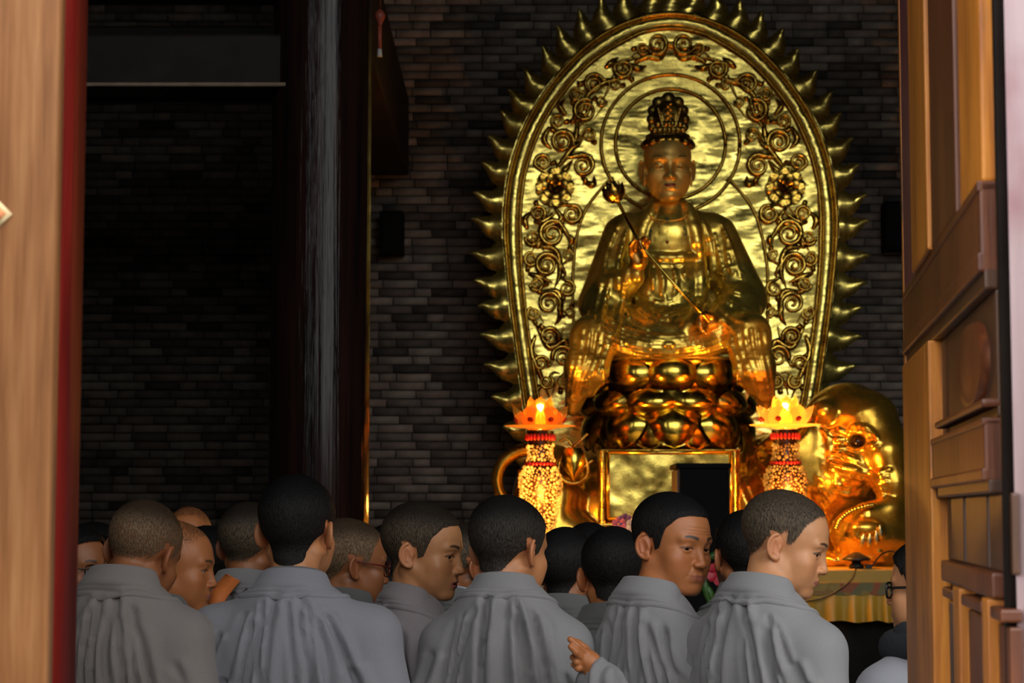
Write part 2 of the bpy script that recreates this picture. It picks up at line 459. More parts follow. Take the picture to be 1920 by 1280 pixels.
def tube_vq(pts, rads, n=10, flat=None, caps=True):
    P = np.array(pts, float); m = len(P)
    if not hasattr(rads, '__len__'): rads = [rads] * m
    T = np.gradient(P, axis=0); T /= np.maximum(np.linalg.norm(T, axis=1, keepdims=True), 1e-9)
    up = np.array((0, 1, 0.)) if flat is None else np.array(flat, float)
    V = []
    for i in range(m):
        a = np.cross(T[i], up)
        if np.linalg.norm(a) < 1e-3: a = np.cross(T[i], (1, 0, .3))
        a /= np.linalg.norm(a); b = np.cross(a, T[i])
        th = np.arange(n) * 2 * PI / n
        V.append(P[i] + rads[i] * (np.cos(th)[:, None] * a + np.sin(th)[:, None] * b))
    V = np.concatenate(V); i = np.arange(m - 1)[:, None] * n; j = np.arange(n)[None, :]; j2 = (j + 1) % n
    Q = np.stack([i + j, i + j2, i + n + j2, i + n + j], -1).reshape(-1, 4)
    if caps:
        V = np.vstack([V, P[0], P[-1]]); c0 = len(V) - 2; jj = np.arange(n); k = (jj + 1) % n
        Q = np.vstack([Q, np.stack([np.full(n, c0), k, jj, jj], 1), np.stack([np.full(n, c0 + 1), (m - 1) * n + jj, (m - 1) * n + k, (m - 1) * n + k], 1)])
    return V, Q
def quads_me(name, V, Q, smooth=True, cols=None):
    """quads where a repeated last index stands for a triangle"""
    Q = np.asarray(Q); tri = Q[:, 2] == Q[:, 3]
    if not tri.any(): return np_mesh(name, V, Q, smooth, cols)
    me = bpy.data.meshes.new(name)
    q4, q3 = Q[~tri], Q[tri][:, :3]
    me.vertices.add(len(V)); me.vertices.foreach_set('co', np.asarray(V, np.float32).ravel())
    li = np.concatenate([q4.ravel(), q3.ravel()]).astype(np.int32)
    me.loops.add(len(li)); me.loops.foreach_set('vertex_index', li)
    st = np.concatenate([np.arange(len(q4)) * 4, len(q4) * 4 + np.arange(len(q3)) * 3]).astype(np.int32)
    me.polygons.add(len(st)); me.polygons.foreach_set('loop_start', st)
    me.polygons.foreach_set('loop_total', np.concatenate([np.full(len(q4), 4), np.full(len(q3), 3)]).astype(np.int32))
    me.update(calc_edges=True); me.polygons.foreach_set('use_smooth', np.full(len(st), smooth))
    if cols is not None:
        a = me.attributes.new('col', 'FLOAT_COLOR', 'POINT'); c = np.ones((len(V), 4), np.float32); c[:, :3] = cols; a.data.foreach_set('color', c.ravel())
    return me
def tube(name, pts, rads, mat, parent=None, n=10, flat=None):
    return link(name, quads_me(name, *tube_vq(pts, rads, n, flat)), mat, parent)
def merge(parts):
    V, Q, o = [], [], 0
    for v, q in parts: V.append(np.asarray(v, float)); Q.append(np.asarray(q) + o); o += len(v)
    return np.vstack(V), np.vstack(Q)
def lathe_vq(prof, n=32):
    """prof: (r, z) pairs"""
    th = np.arange(n) * 2 * PI / n; P = np.array(prof, float)
    V = np.concatenate([np.stack([r * np.cos(th), r * np.sin(th), np.full(n, z)], 1) for r, z in P])
    m = len(P); i = np.arange(m - 1)[:, None] * n; j = np.arange(n)[None, :]; j2 = (j + 1) % n
    return V, np.stack([i + j, i + j2, i + n + j2, i + n + j], -1).reshape(-1, 4)
def lathe(name, prof, mat, parent=None, n=32, loc=None):
    V, Q = lathe_vq(prof, n)
    o = link(name, np_mesh(name, V, Q), mat, parent)
    if loc is not None: o.location = loc
    return o
# ------------------------------------------------------------------ the hall
def struct(o): o['kind'] = 'structure'; return o
YW = 14.3
struct(box('floor', (-7, YF - .3, -.12), (7, YW + .4, 0), M['floor']))
struct(box('ground', (-30, -40, -.14), (30, YF - .3, -.02), M['court']))
struct(box('ceiling', (-7, YF - 2.6, 8.3), (7, YW + .4, 8.5), M['dark_wood']))
struct(box('wall_left', (-6.2, YF, 0), (-6, YW, 8.3), M['dark_wood']))
struct(box('wall_right', (6, YF, 0), (6.2, YW, 8.3), M['dark_wood']))
struct(box('wall_front', (-2.9, YF, 0), (-.86, YF + .14, 8.3), M['dark_wood']))
struct(box('trim_4', (-6.0, YF, 0), (-3.5, YF + .14, 8.3), M['dark_wood'])); struct(box('trim_5', (-3.5, YF, 0), (-2.9, YF + .14, .9), M['dark_wood'])); struct(box('trim_6', (-3.5, YF, 7.6), (-2.9, YF + .14, 8.3), M['dark_wood']))
struct(box('trim_1', (-.86, YF, 7.6), (6, YF + .14, 8.3), M['dark_wood']))
struct(box('trim_2', (4.4, YF, 0), (6, YF + .14, 7.6), M['dark_wood']))
wall = struct(box('wall_back', (-6.2, YW, 0), (6.2, YW + .3, 8.3), M['mortar']))
# bricks: stretchers and headers in rising courses; those showing largest are pieces of their own
CH = .0613; BL = .252; rs = np.random.RandomState(5)
def brick_cols(k):
    b = np.array((.250, .205, .165)) * (.45 + .85 * rs.rand()); b[0] *= 1 + .16 * rs.rand()
    if rs.rand() < .10: b *= .35
    return b
def brick_vq(w, h, d):
    v = box_v((-w / 2, -d, -h / 2), (w / 2, .02, h / 2)); j = rs.randn(8, 3) * np.array((.0016, .002, .0012)); return v + j, BOXQ
variants = {}
for k in ('s', 'h'):
    variants[k] = []
    for i in range(22):
        v, q = brick_vq((BL if k == 's' else BL / 2) - .008, CH - .008, .012 + .009 * rs.rand())
        me = np_mesh('brick', v, q, False, np.tile(brick_cols(i), (8, 1))); me.materials.append(M['brick']); variants[k].append(me)
spots = []
for r in range(int((5.75 - 1.15) / CH)):
    z = 1.15 + r * CH + CH / 2; x = -3.75 + (.13 if r % 2 else 0) + .02 * rs.randn(); c = rs.randint(5)
    while x < 3.35:
        k = 'h' if c % 4 == 3 else 's'; w = BL if k == 's' else BL / 2
        spots.append((x + w / 2, z, k)); x += w; c += 1
def brick_rank(s):
    x, z, k = s; r = np.array((x, YW, z - CAMZ)); f = r[1] * CP + r[2] * SP
    px = 960 + FPX * x / f; py = 640 - FPX * (r[2] * CP - r[1] * SP) / f
    e = math.hypot((px - 1257) / 385, (py - 470) / 480)
    if px > 1692 or py < 4 or py > 930 or px < 700: return 9e9
    if e < 1.0: return 9e9
    return e * (1 if px > 1257 else 1.06) + (.3 if k == 'h' else 0)
order = sorted(range(len(spots)), key=lambda i: brick_rank(spots[i]))
single = set(order[:300]); VV, QQ, CC, off = [], [], [], 0
for i, (x, z, k) in enumerate(spots):
    if i in single:
        o = link('brick', variants[k][rs.randint(22)], None, wall); o.location = (x, YW, z)
    else:
        v, q = brick_vq((BL if k == 's' else BL / 2) - .008, CH - .008, .012 + .009 * rs.rand())
        VV.append(v + (x, YW, z)); QQ.append(q + off); CC.append(np.tile(brick_cols(0), (8, 1))); off += 8
tag(link('brickwork', np_mesh('brickwork', np.vstack(VV), np.vstack(QQ), False, np.vstack(CC)), M['brick'], wall), kind='stuff')

# unseen wall added behind the column to shade the left bricks, and the hall across the courtyard
_v = box_v((-.06, 0, 0), (.06, 1, 8.3)); _v = np.array([(-.90 + x + (-.60) * y, 9.25 + (YW - 9.25) * y, z) for x, y, z in _v])
struct(link('wall_shade_block', np_mesh('wall_shade_block', _v, BOXQ, False), M['dark_wood']))
M['court_wall'] = plain('courtyard_hall', (.06, .05, .04), .8, scale=1)
struct(box('wall_courtyard', (-45, -27, -.1), (45, -26, 5.0), M['court_wall']))
M['court_roof'] = plain('courtyard_roof', (.035, .035, .038), .7, scale=2)
_v = box_v((-46, -27, 4.9), (46, -24, 5.2)); _v[[4, 5], 1] += -6; _v[[4, 5, 6, 7], 2] += np.array((2.4, 2.4, 0, 0)); struct(link('roof', np_mesh('roof', _v, BOXQ, False), M['court_roof']))
# columns and beams
M['lacquer'], _nt, _bb = nodes('black_red_lacquer')
_n = noise(_nt, 4, 5, (6, 6, .25)); _nt.links.new(ramp(_nt, _n.outputs[0], [(.3, (.006, .004, .004)), (.7, (.026, .010, .007))]).outputs[0], _bb.inputs['Base Color'])
_bb.inputs['Roughness'].default_value = .11; _bb.inputs['Specular IOR Level'].default_value = .14; bump(_nt, _bb, noise(_nt, 5, 4, (7, 7, .12)).outputs[0], .25, .02)
def column(x, y, r, name='column', m=None):
    o = lathe(name, [(.01, 0), (r * 1.6, 0), (r * 1.6, .10), (r * 1.25, .22), (r * 1.02, .26), (r, .3), (r, 8.3)], m or M['lacquer'], n=64, loc=(x, y, 0))
    return struct(o)
column(xat(600, 9.0), 9.0, .226)
for i, (lo, hi) in enumerate([((-6, 8.86, 3.54), (-1.0, 9.10, 3.78)), ((-6, 8.86, 3.98), (-1.0, 9.12, 4.22)), ((-1.03, 9.1, 4.06), (-.75, YW, 4.62)),
                              ((-6, 11.0, 3.95), (-1.0, 11.2, 4.35)), ((-6, 8.8, 5.0), (6, 9.15, 5.5))]):
    struct(box('beam', lo, hi, M['dark_wood'], bev=.012))
M['beam_edge'] = plain('pale_lit_edge', (.22, .15, .10), .6)
struct(box('trim_lit_edge', (-3.2, 8.83, 3.535), (-1.0, 8.86, 3.55), M['beam_edge']))  # pale strip paints the light caught along the beam's lower front edge

# loudspeakers on the wall
def wall_speaker(px, py, w, h, label):
    c = pt(px, py, YW - .14); e = tag(empty('wall_loudspeaker', (c[0], YW - .02, c[2])), label, 'loudspeaker')
    box('cabinet', (-w / 2, -.20, -h / 2), (w / 2, -.01, h / 2), M['black_box'], e, .012)
    box('grille', (-w / 2 + .015, -.212, -h / 2 + .015), (w / 2 - .015, -.196, h / 2 - .015), M['black_box'], e, .004)
    box('wall_bracket', (-.03, -.02, -.05), (.03, .02, .05), M['black_box'], e)
wall_speaker(735, 438, .17, .31, 'black loudspeaker mounted on the grey brick wall beside the dark column')
wall_speaker(1676, 425, .15, .35, 'black loudspeaker on the brick wall next to the open right door')

# pendant with red tassel high up beside the column
_p = pt(712, 60, 10.2); pend = tag(empty('hanging_ornament', tuple(_p)), 'small red hanging ornament with white end high beside the dark column', 'ornament')
tube('cord', [(0, 0, .12), (0, 0, .9)], .004, M['dark_red'], pend)
M['ornament_red'] = plain('ornament_red', (.35, .07, .04), .5); M['ornament_white'] = plain('ornament_white', (.6, .58, .52), .5)
tube('bead', spl([(0, 0, .12), (.0, 0, .08), (.0, 0, .03)], 8), [.008, .018, .026, .028, .026, .018, .012, .008], M['ornament_red'], pend)
tube('tassel', [(0, 0, .03), (0, 0, -.09)], [.012, .009], M['ornament_red'], pend)
tube('tip', [(0, 0, -.09), (0, 0, -.13)], [.011, .014], M['ornament_white'], pend)

# ------------------------------------------------------------------ the doorway
M['old_wood'] = wood('weathered_orange_wood', (.25, .092, .027), (.37, .15, .05), (.48, .225, .085), .55, 2.2, ((.33, .14, .09), 1.4, (1.5, 1.5, .8), .58))
M['red_jamb'] = wood('red_painted_wood', (.14, .007, .005), (.20, .011, .007), (.27, .017, .010), .6, 2, ((.10, .007, .005), .8, (1, 1, 1), .52)); M['red_jamb'].node_tree.nodes['Principled BSDF'].inputs['Specular IOR Level'].default_value = .12
M['pale_paint'] = wood('worn_pale_paint', (.66, .46, .48), (.76, .55, .57), (.84, .63, .66), .6, 1.2, ((.36, .13, .15), 2.2, (1, 1, .8), .54))
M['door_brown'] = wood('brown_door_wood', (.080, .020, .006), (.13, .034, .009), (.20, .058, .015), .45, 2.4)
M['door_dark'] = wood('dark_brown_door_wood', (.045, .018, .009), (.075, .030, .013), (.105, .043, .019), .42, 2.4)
M['door_orange'] = wood('orange_door_wood', (.36, .10, .008), (.58, .19, .016), (.76, .28, .03), .5, 2.4, ((.09, .04, .015), 7, (2, 2, .5), .60))
M['door_mauve'] = wood('mauve_painted_edge', (.15, .035, .045), (.21, .055, .07), (.26, .085, .10), .5, 2)
xl = xat(109, YF)
d1 = struct(empty('door_1', (xl, YF, 0)))
box('frame_board', (-.36, -.03, 0), (0, .004, 7.6), M['old_wood'], d1)
box('jamb', (-.36, .004, 0), (-.001, .125, 7.6), M['red_jamb'], d1)
# paper corner stuck on the left board
M['paper_yellow'] = plain('yellowed_paper', (.62, .46, .24), .8); M['paper_orange'] = plain('orange_paper', (.55, .2, .07), .8)
_c = pt(-2, 401, YF - .034); pc = tag(empty('paper_charm', (_c[0], YF - .034, _c[2])), 'diamond paper charm pasted on the left door board at the frame edge', 'paper')
def diamond(name, r, y, mat):
    v = box_v((-r, y - .001, -r), (r, y, r)) @ rot('Y', 45).T; return link(name, np_mesh(name, v, BOXQ, False), mat, pc)
diamond('paper_sheet', .0105, 0, M['paper_yellow']); diamond('paper_centre', .006, -.0012, M['paper_orange'])
# right side: pale post and the open leaf
xr = xat(1879, YF)
d2 = struct(empty('door_2', (xr, YF, 0)))
A = np.array((.686, 3.45)); B = np.array((.540, 2.262)); LD = np.linalg.norm(B - A); DU = (B - A) / LD; DN = np.array((-abs(DU[1]), 0)); DN = np.array((DU[1], -DU[0]))
if DN[0] > 0: DN = -DN
def su(px):                      # distance along the leaf (from its free end) of a pixel column
    k = (px - 960) / FPX; d = B - A
    s = (k * A[1] - A[0]) / (d[0] - k * d[1]); return s * LD
def leafbox(name, u0, u1, z0, z1, t0, t1, mat, bev=.004, par=None):
    v = box_v((u0, t0, z0), (u1, t1, z1)); P = np.zeros_like(v)
    P[:, :2] = A + v[:, :1] * DU + v[:, 1:2] * DN; P[:, 2] = v[:, 2]
    P -= np.array((xr, YF, 0)); q = BOXQ if np.cross(np.append(DU, 0), np.append(DN, 0))[2] > 0 else BOXQ[:, ::-1]
    me = np_mesh(name, P, q, False)
    if bev: bevel(me, bev)
    return link(name, me, mat, par or d2)
ZR1a, ZR1b = 1.875, 2.0; ZR2a, ZR2b = 1.642, 1.728
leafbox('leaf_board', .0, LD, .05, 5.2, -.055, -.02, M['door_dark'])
for px0, px1, m, t in ((1701, 1729, 'door_mauve', .002), (1729, 1761, 'door_orange', .012), (1761, 1809, 'door_brown', .006), (1809, 1862, 'door_orange', .000)):
    leafbox('plank', su(px0), min(su(px1), LD) - .004, ZR1b, 5.2, -.02, t, M[m])
leafbox('stile', .0, su(1752), .05, ZR1a, -.02, .008, M['door_orange'])
leafbox('edge_strip', -.02, .0, .05, 5.2, -.055, .004, M['door_orange'])
leafbox('edge_strip', -.05, -.02, .05, 5.2, -.075, -.03, M['dark_wood'])
for z0, z1 in ((ZR1a, ZR1b), (ZR2a, ZR2b)):
    h = z1 - z0
    r_ = leafbox('rail', -.002, LD, z0 + h * .28, z1, -.02, .004, M['door_brown'])
    leafbox('rail_moulding', -.004, LD, z0 + h * .16, z0 + h * .34, -.02, .007, M['door_brown'], .003)
    leafbox('rail_moulding', -.003, LD, z0, z0 + h * .20, -.02, .000, M['door_dark'], .003)
    leafbox('rail_moulding', -.003, LD, z1 - h * .10, z1, -.02, .006, M['door_brown'], .002)
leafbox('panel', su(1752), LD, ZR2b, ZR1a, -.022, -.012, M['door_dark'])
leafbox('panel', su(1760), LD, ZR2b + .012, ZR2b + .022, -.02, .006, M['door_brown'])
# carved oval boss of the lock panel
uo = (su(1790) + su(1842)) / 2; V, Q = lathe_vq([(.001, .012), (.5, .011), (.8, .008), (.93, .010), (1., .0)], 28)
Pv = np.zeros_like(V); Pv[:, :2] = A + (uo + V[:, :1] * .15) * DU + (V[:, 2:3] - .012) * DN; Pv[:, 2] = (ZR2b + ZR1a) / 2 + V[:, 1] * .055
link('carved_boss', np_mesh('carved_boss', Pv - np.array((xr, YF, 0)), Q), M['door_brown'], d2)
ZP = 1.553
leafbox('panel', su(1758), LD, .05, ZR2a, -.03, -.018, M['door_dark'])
for px0, px1 in ((1758, 1786), (1790, 1828), (1832, 1872)):
    leafbox('panel', su(px0), su(px1), ZP, ZR2a, -.02, -.012, M['door_dark'], .003)
leafbox('panel_rail', su(1758), LD, ZP - .030, ZP, -.02, -.001, M['door_brown'])
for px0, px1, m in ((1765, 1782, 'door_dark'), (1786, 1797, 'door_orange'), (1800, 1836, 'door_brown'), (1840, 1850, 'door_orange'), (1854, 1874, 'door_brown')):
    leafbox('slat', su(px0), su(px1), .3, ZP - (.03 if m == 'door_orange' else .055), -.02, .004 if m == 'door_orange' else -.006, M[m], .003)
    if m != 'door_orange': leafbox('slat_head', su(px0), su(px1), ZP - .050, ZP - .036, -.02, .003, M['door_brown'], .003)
_v = box_v((0, -.04, 0), (.40, .06, 7.6)); _v[[3, 7], 0] += .035
link('post', np_mesh('post', _v, BOXQ, False), M['pale_paint'], d2)
box('post_edge', (-.008, -.028, 0), (0.004, -.016, 7.6), M['dark_wood'], d2)
# the courtyard side: plain grey building opposite, far behind the photographer
# ------------------------------------------------------------------ the golden backing (mandorla)
YM = 13.25; MU = YM / FPX                      # metres per photo pixel at the mandorla
CXP = 1257.0
def mp(px, py, d=0.): p = pt(px, py, YM); p[1] = YM - d; return p
mand = tag(empty('mandorla', tuple(pt(CXP, 1000, YM))), 'tall golden flame-edged oval backing with scroll relief behind the seated statue', 'statue backing', None)
M0 = np.array(mand.location)
OUT = [(1010, 900), (1000, 850), (991, 800), (982, 746), (970, 660), (958, 570), (949, 480), (946, 430), (948, 380), (955, 330), (968, 280), (988, 230), (1018, 180), (1055, 132), (1100, 88), (1150, 55), (1205, 34), (1257, 27)]
INN = [(1046, 900), (1034, 850), (1022, 800), (1010, 746), (996, 660), (985, 580), (978, 500), (976, 440), (976, 400), (982, 340), (998, 280), (1026, 218), (1066, 162), (1118, 110), (1185, 70), (1220, 58), (1257, 54)]
def mirror(c): return c + [(2 * CXP - x, y) for x, y in c[-2::-1]]
outc = spl(mirror(OUT), 261); innc = spl(mirror(INN), 261)
tg = np.gradient(outc, axis=0); nrm = np.stack([tg[:, 1], -tg[:, 0]], 1); nrm /= np.linalg.norm(nrm, axis=1, keepdims=True)
if (nrm[60] @ (outc[60] - np.array((CXP, 450)))) < 0: nrm = -nrm
rimc = outc + nrm * 15
bot = np.stack([np.linspace(rimc[-1, 0], rimc[0, 0], 30), np.full(30, 901.)], 1)
def plate(name, curve, d_front, d_back, rings, mat, wob=.0, seed=1):
    """a solid plate filling a closed outline, its face gently uneven"""
    c0 = np.array((CXP, 440.)); n = len(curve); V = []
    r_ = np.random.RandomState(seed); ph = r_.rand(12) * 6; fr = (r_.rand(12, 2) - .5) * .12
    for k in range(rings + 1):
        t = k / rings
        for x, y in c0 + (curve - c0) * t:
            h = sum(math.sin(fr[i, 0] * x + fr[i, 1] * 2.2 * y + ph[i]) for i in range(12)) * wob
            V.append(mp(x, y, d_front + h) - M0)
    for x, y in curve: V.append(mp(x, y, d_back) - M0)
    i = np.arange(rings + 1)[:, None] * n; j = np.arange(n - 1)[None, :]
    Q = np.stack([i + j, i + j + 1, i + n + j + 1, i + n + j], -1).reshape(-1, 4)
    me = np_mesh(name, np.array(V), Q[:, ::-1], True)
    return link(name, me, mat, mand)
plate('panel', np.vstack([rimc, bot[1:-1], rimc[:1]]), .0, -.10, 36, M['gold_panel'], .0014)
# border band with two raised rims
def band(name, a, b, d, h, mat, close=False):
    V = []
    for p, q in zip(a, b):
        for t, dd in ((0, d - .03), (0.0, d + h), (.5, d + h * 1.15), (1.0, d + h), (1, d - .03)):
            r = p + (q - p) * t; V.append(mp(r[0], r[1], dd) - M0)
    i = np.arange(len(a) - 1)[:, None] * 5; j = np.arange(4)[None, :]
    Q = np.stack([i + j, i + j + 1, i + 6 + j, i + 5 + j], -1).reshape(-1, 4)
    return link(name, np_mesh(name, np.array(V), Q), mat, mand)
band('border', outc * .93 + innc * .07, outc * .07 + innc * .93, .0, .022, M['gold_panel'])
def cord(name, c, r, d, mat, close=False):
    P = [mp(x, y, d) - M0 for x, y in c]
    return link(name, quads_me(name, *tube_vq(P, r, 8)), mat, mand)
cord('border_rim', outc, .0125, .022, M['gold_rim']); cord('border_rim', innc, .0125, .022, M['gold_rim'])
# halos
def circ(cx, cy, r, n=90, a0=0, a1=360): t = np.radians(np.linspace(a0, a1, n)); return np.stack([cx + r * np.cos(t), cy - r * np.sin(t)], 1)
for r in (103, 130): cord('halo_ring', circ(1257, 270, r), .0125, .012, M['gold_rim'])
cord('body_halo', spl([(1080, 660), (1076, 620), (1074, 560), (1075, 500), (1082, 440), (1100, 390), (1135, 345), (1150, 333)], 50), .011, .01, M['gold_rim'])
cord('body_halo', spl([(1434, 660), (1438, 620), (1440, 560), (1438, 500), (1428, 440), (1410, 390), (1375, 345), (1362, 336)], 50), .011, .01, M['gold_rim'])
# flames round the edge: each one its own piece
TIPS = [(952, 850), (941, 800), (920, 744), (907, 683), (898, 627), (896, 573), (887, 526), (882, 475), (884, 410), (887, 361), (902, 305), (914, 255), (936, 208), (952, 168), (981, 128), (1015, 87), (1043, 48), (1083, 16), (1124, -6), (1170, -22), (1214, -30)]
tips = [np.array(t, float) for t in TIPS]; tips += [np.array((2 * CXP - t[0], t[1] + 4), float) for t in TIPS if t[0] < 1230] + [np.array((1257., -34))]
def flame(tip, seed):
    rr = np.random.RandomState(seed); c = rimc - nrm * 4
    dd = np.linalg.norm(c - tip, axis=1); i = int(dd.argmin())
    side = -1 if tip[0] < CXP else 1
    t = tg[i] / np.linalg.norm(tg[i]); up = t if t[1] < 0 else -t
    top = abs(tip[0] - CXP) < 70
    base = c[i] + (up * -(10) if not top else 0); o = tip - base; L = np.linalg.norm(o); o /= L
    if top: up = np.array((-1., 0))
    #    r, lower edge, upper edge (px along the outline, before bending)
    prof = [(-.12, -38, 36), (.0, -34, 32), (.1, -31, 26), (.2, -28, 19), (.32, -25, 15), (.44, -22, 14), (.55, -18, 12), (.65, -15, 8), (.75, -11, 5), (.85, -7, 3.5), (.93, -3.5, 2), (1.0, -.4, .4)]
    V = []
    for k, (r, lo, hi) in enumerate(prof):
        w = 3.2 * math.sin(r * 8.5 + 1.0) * (r > .15)
        mid = base + o * L * r + up * w * .8
        a, b = mid + up * lo, mid + up * hi; m = (a * .45 + b * .55)
        hgt = .030 * (1 - max(r, 0) * .55)
        for p, d in ((a, -.045), (a, .012), (m, .0165 + .002 * rr.randn()), (b, .012), (b, -.045)): V.append(mp(p[0], p[1], d + .005) - M0)
    i_ = np.arange(len(prof) - 1)[:, None] * 5; j = np.arange(5)[None, :]; j2 = (j + 1) % 5
    Q = np.stack([i_ + j, i_ + j2, i_ + 5 + j2, i_ + 5 + j], -1).reshape(-1, 4)
    n0 = len(V); Q = np.vstack([Q, [[(len(prof) - 1) * 5 + q for q in (0, 1, 3, 4)]]])
    link('flame', np_mesh('flame', np.array(V), Q, True), M['gold_panel'], mand)
for k, t in enumerate(tips): flame(t, k)
# scrolls: curled leaves standing off the panel
def scroll(cx, cy, R, a0, hand, tail=None, flip=False, turns=2.0, thick=1.):
    n = 40; t = np.linspace(0, 1, n); a = math.radians(a0) + hand * t * turns * 2 * PI
    r = R * (1 - t) ** .85 + R * .06
    P = np.stack([cx + r * np.cos(a), cy - r * np.sin(a)], 1)
    rad = np.interp(t, [0, .12, .4, 1], [.30, .33, .20, .13]) * R * MU * .8 * thick
    if tail is not None:
        T = np.array(tail, float); q = spl([T, (T * .55 + P[0] * .45) + (P[0] - P[3]) * .35, P[0]], 9)[:-1]
        P = np.vstack([q, P]); rad = np.concatenate([np.linspace(.25, 1, len(q)) * rad[0], rad])
    if flip: P[:, 0] = 2 * CXP - P[:, 0]
    dd = np.interp(np.linspace(0, 1, len(P)), [0, .35, 1], [.016, .026, .034])
    W = [mp(x, y, d) - M0 for (x, y), d in zip(P, dd)]
    V, Q = tube_vq(W, rad, 8)
    me = quads_me('scroll', V, Q); link('scroll', me, M['gold_relief'], mand)
def leaf_tube(pts, w, flip, name='tendril'):
    P = spl(pts, 16)
    if flip: P[:, 0] = 2 * CXP - P[:, 0]
    rad = np.sin(np.linspace(.12, 1, 16) * PI * .98) * w * MU + .002
    link(name, quads_me(name, *tube_vq([mp(x, y, .014) - M0 for x, y in P], rad, 8)), M['gold_relief'], mand)
SCR = [(1232, 83, 20, 200, 1, (1196, 98)), (1205, 92, 12, 20, -1, (1178, 112)), (1169, 130, 17, 150, 1, (1214, 112)), (1113, 158, 18, 20, 1, (1150, 140)), (1153, 160, 11, 200, -1, (1130, 186)), (1097, 208, 21, 60, 1, (1074, 250)), (1128, 190, 10, 0, -1, (1112, 226)), (1080, 178, 12, 90, 1, (1104, 192)),
       (1054, 266, 21, 330, 1, (1096, 250)), (1046, 228, 12, 200, -1, (1070, 258)), (1093, 311, 20, 120, -1, (1050, 300)), (1104, 254, 12, 150, -1, (1080, 280)), (1018, 305, 15, 200, -1, (1036, 324)), (1072, 402, 17, 60, -1, (1042, 392)), (1008, 400, 14, 300, 1, (1040, 380)),
       (1035, 439, 24, 60, 1, (1068, 470)), (999, 446, 14, 180, 1, (1020, 470)), (1025, 497, 21, 20, 1, (1058, 520)), (996, 487, 13, 90, 1, (1010, 512)), (1006, 532, 13, 200, 1, (1036, 512)), (1063, 541, 14, 90, -1, (1046, 515)), (1029, 569, 21, 330, 1, (1062, 590)), (1001, 588, 12, 120, 1, (1020, 606)),
       (1030, 631, 17, 330, 1, (1056, 612)), (1056, 668, 20, 200, -1, (1040, 645)), (1014, 681, 14, 330, 1, (1042, 660)), (1024, 716, 13, 60, -1, (1050, 700)), (1058, 715, 14, 90, -1, (1036, 740)), (1064, 478, 10, 270, 1, (1050, 500)), (1068, 585, 9, 270, 1, (1052, 566))]
STEMS = [[(1042, 318), (1058, 298), (1076, 272), (1082, 236), (1078, 205)], [(1082, 232), (1100, 182), (1128, 158), (1160, 148), (1190, 120)], [(1190, 118), (1214, 106), (1236, 110), (1250, 100)], [(1040, 390), (1052, 412), (1020, 430), (998, 470)], [(1010, 462), (1042, 470), (1050, 510), (1040, 540)],
         [(1010, 548), (1046, 548), (1050, 590), (1040, 610)], [(1006, 610), (1030, 652), (1062, 640), (1066, 700)], [(1000, 416), (1020, 415), (1046, 395)], [(990, 512), (1012, 520), (1036, 530)], [(1004, 628), (996, 660), (1012, 700), (1030, 745)], [(1046, 330), (1060, 318), (1074, 300)], [(1062, 440), (1072, 450), (1066, 462)],
         [(1180, 120), (1196, 128), (1212, 124)], [(1134, 128), (1146, 118), (1160, 108)], [(1062, 216), (1050, 200), (1060, 186)], [(1094, 340), (1112, 346), (1114, 330)], [(1030, 238), (1020, 262), (1034, 280)], [(990, 430), (984, 412), (996, 396)]]
for fl in (False, True):
    for k, s in enumerate(SCR): scroll(*s, flip=fl, turns=1.9 + .3 * ((k * 7) % 3) / 2)
    for s in STEMS: leaf_tube(s, 6.0, fl)
    # small pointed leaves along the stems
    for k, s in enumerate(SCR):
        a = math.radians(s[3] + 140); x, y, R = s[0], s[1], s[2]
        leaf_tube([(x + R * 1.0 * math.cos(a), y - R * 1.0 * math.sin(a)), (x + R * 1.45 * math.cos(a + .35), y - R * 1.45 * math.sin(a + .35)), (x + R * 1.75 * math.cos(a + .15), y - R * 1.75 * math.sin(a + .15))], 4.6, fl, 'leaf')
# two peonies
def petal_vq(w, h, cup, n=7, m=6, tip=.0):
    V = []
    for i in range(m + 1):
        v = i / m; ww = w * (math.sin(PI * min(.18 + .70 * v, 1)) ** .8) * (1 - tip * v ** 3)
        for j in range(n):
            u = -1 + 2 * j / (n - 1)
            V.append((ww * u * .5, cup * (1 - u * u) * math.sin(PI * (.15 + .8 * v)) + cup * .25 * math.sin(9 * u) * v * (tip == 0), h * v))
    i = np.arange(m)[:, None] * n; j = np.arange(n - 1)[None, :]
    return np.array(V), np.stack([i + j, i + j + 1, i + n + j + 1, i + n + j], -1).reshape(-1, 4)
def peony(px, py):
    o = empty('peony_relief', tuple(mp(px, py, .02) - M0)); o.parent = mand
    me = None
    for ring, (n, r0, w, h, d, tilt) in enumerate(((8, .03, .125, .105, .0, 16), (7, .016, .10, .078, .022, 30), (5, .004, .07, .056, .038, 50))):
        V, Q = petal_vq(w, h, -.018); pm = np_mesh('petal', V, Q); pm.materials.append(M['gold_relief'])
        for k in range(n):
            p = link('petal', pm, None, o); a = 2 * PI * k / n + ring * .4
            p.matrix_local = Matrix.Translation((0, -d, 0)) @ Matrix.Rotation(a, 4, 'Y') @ Matrix.Translation((0, 0, r0)) @ Matrix.Rotation(R_(tilt), 4, 'X')
    V, Q = merge([(np.array(lathe_vq([(.001, .02), (.012, .018), (.02, .008), (.022, 0)], 12)[0]) @ rot('X', 90).T, lathe_vq([(.001, .02), (.012, .018), (.02, .008), (.022, 0)], 12)[1])])
    c = link('flower_bud', np_mesh('flower_bud', V, Q), M['gold_relief'], o); c.location = (0, -.045, 0)
peony(1040, 352); peony(1472, 352)
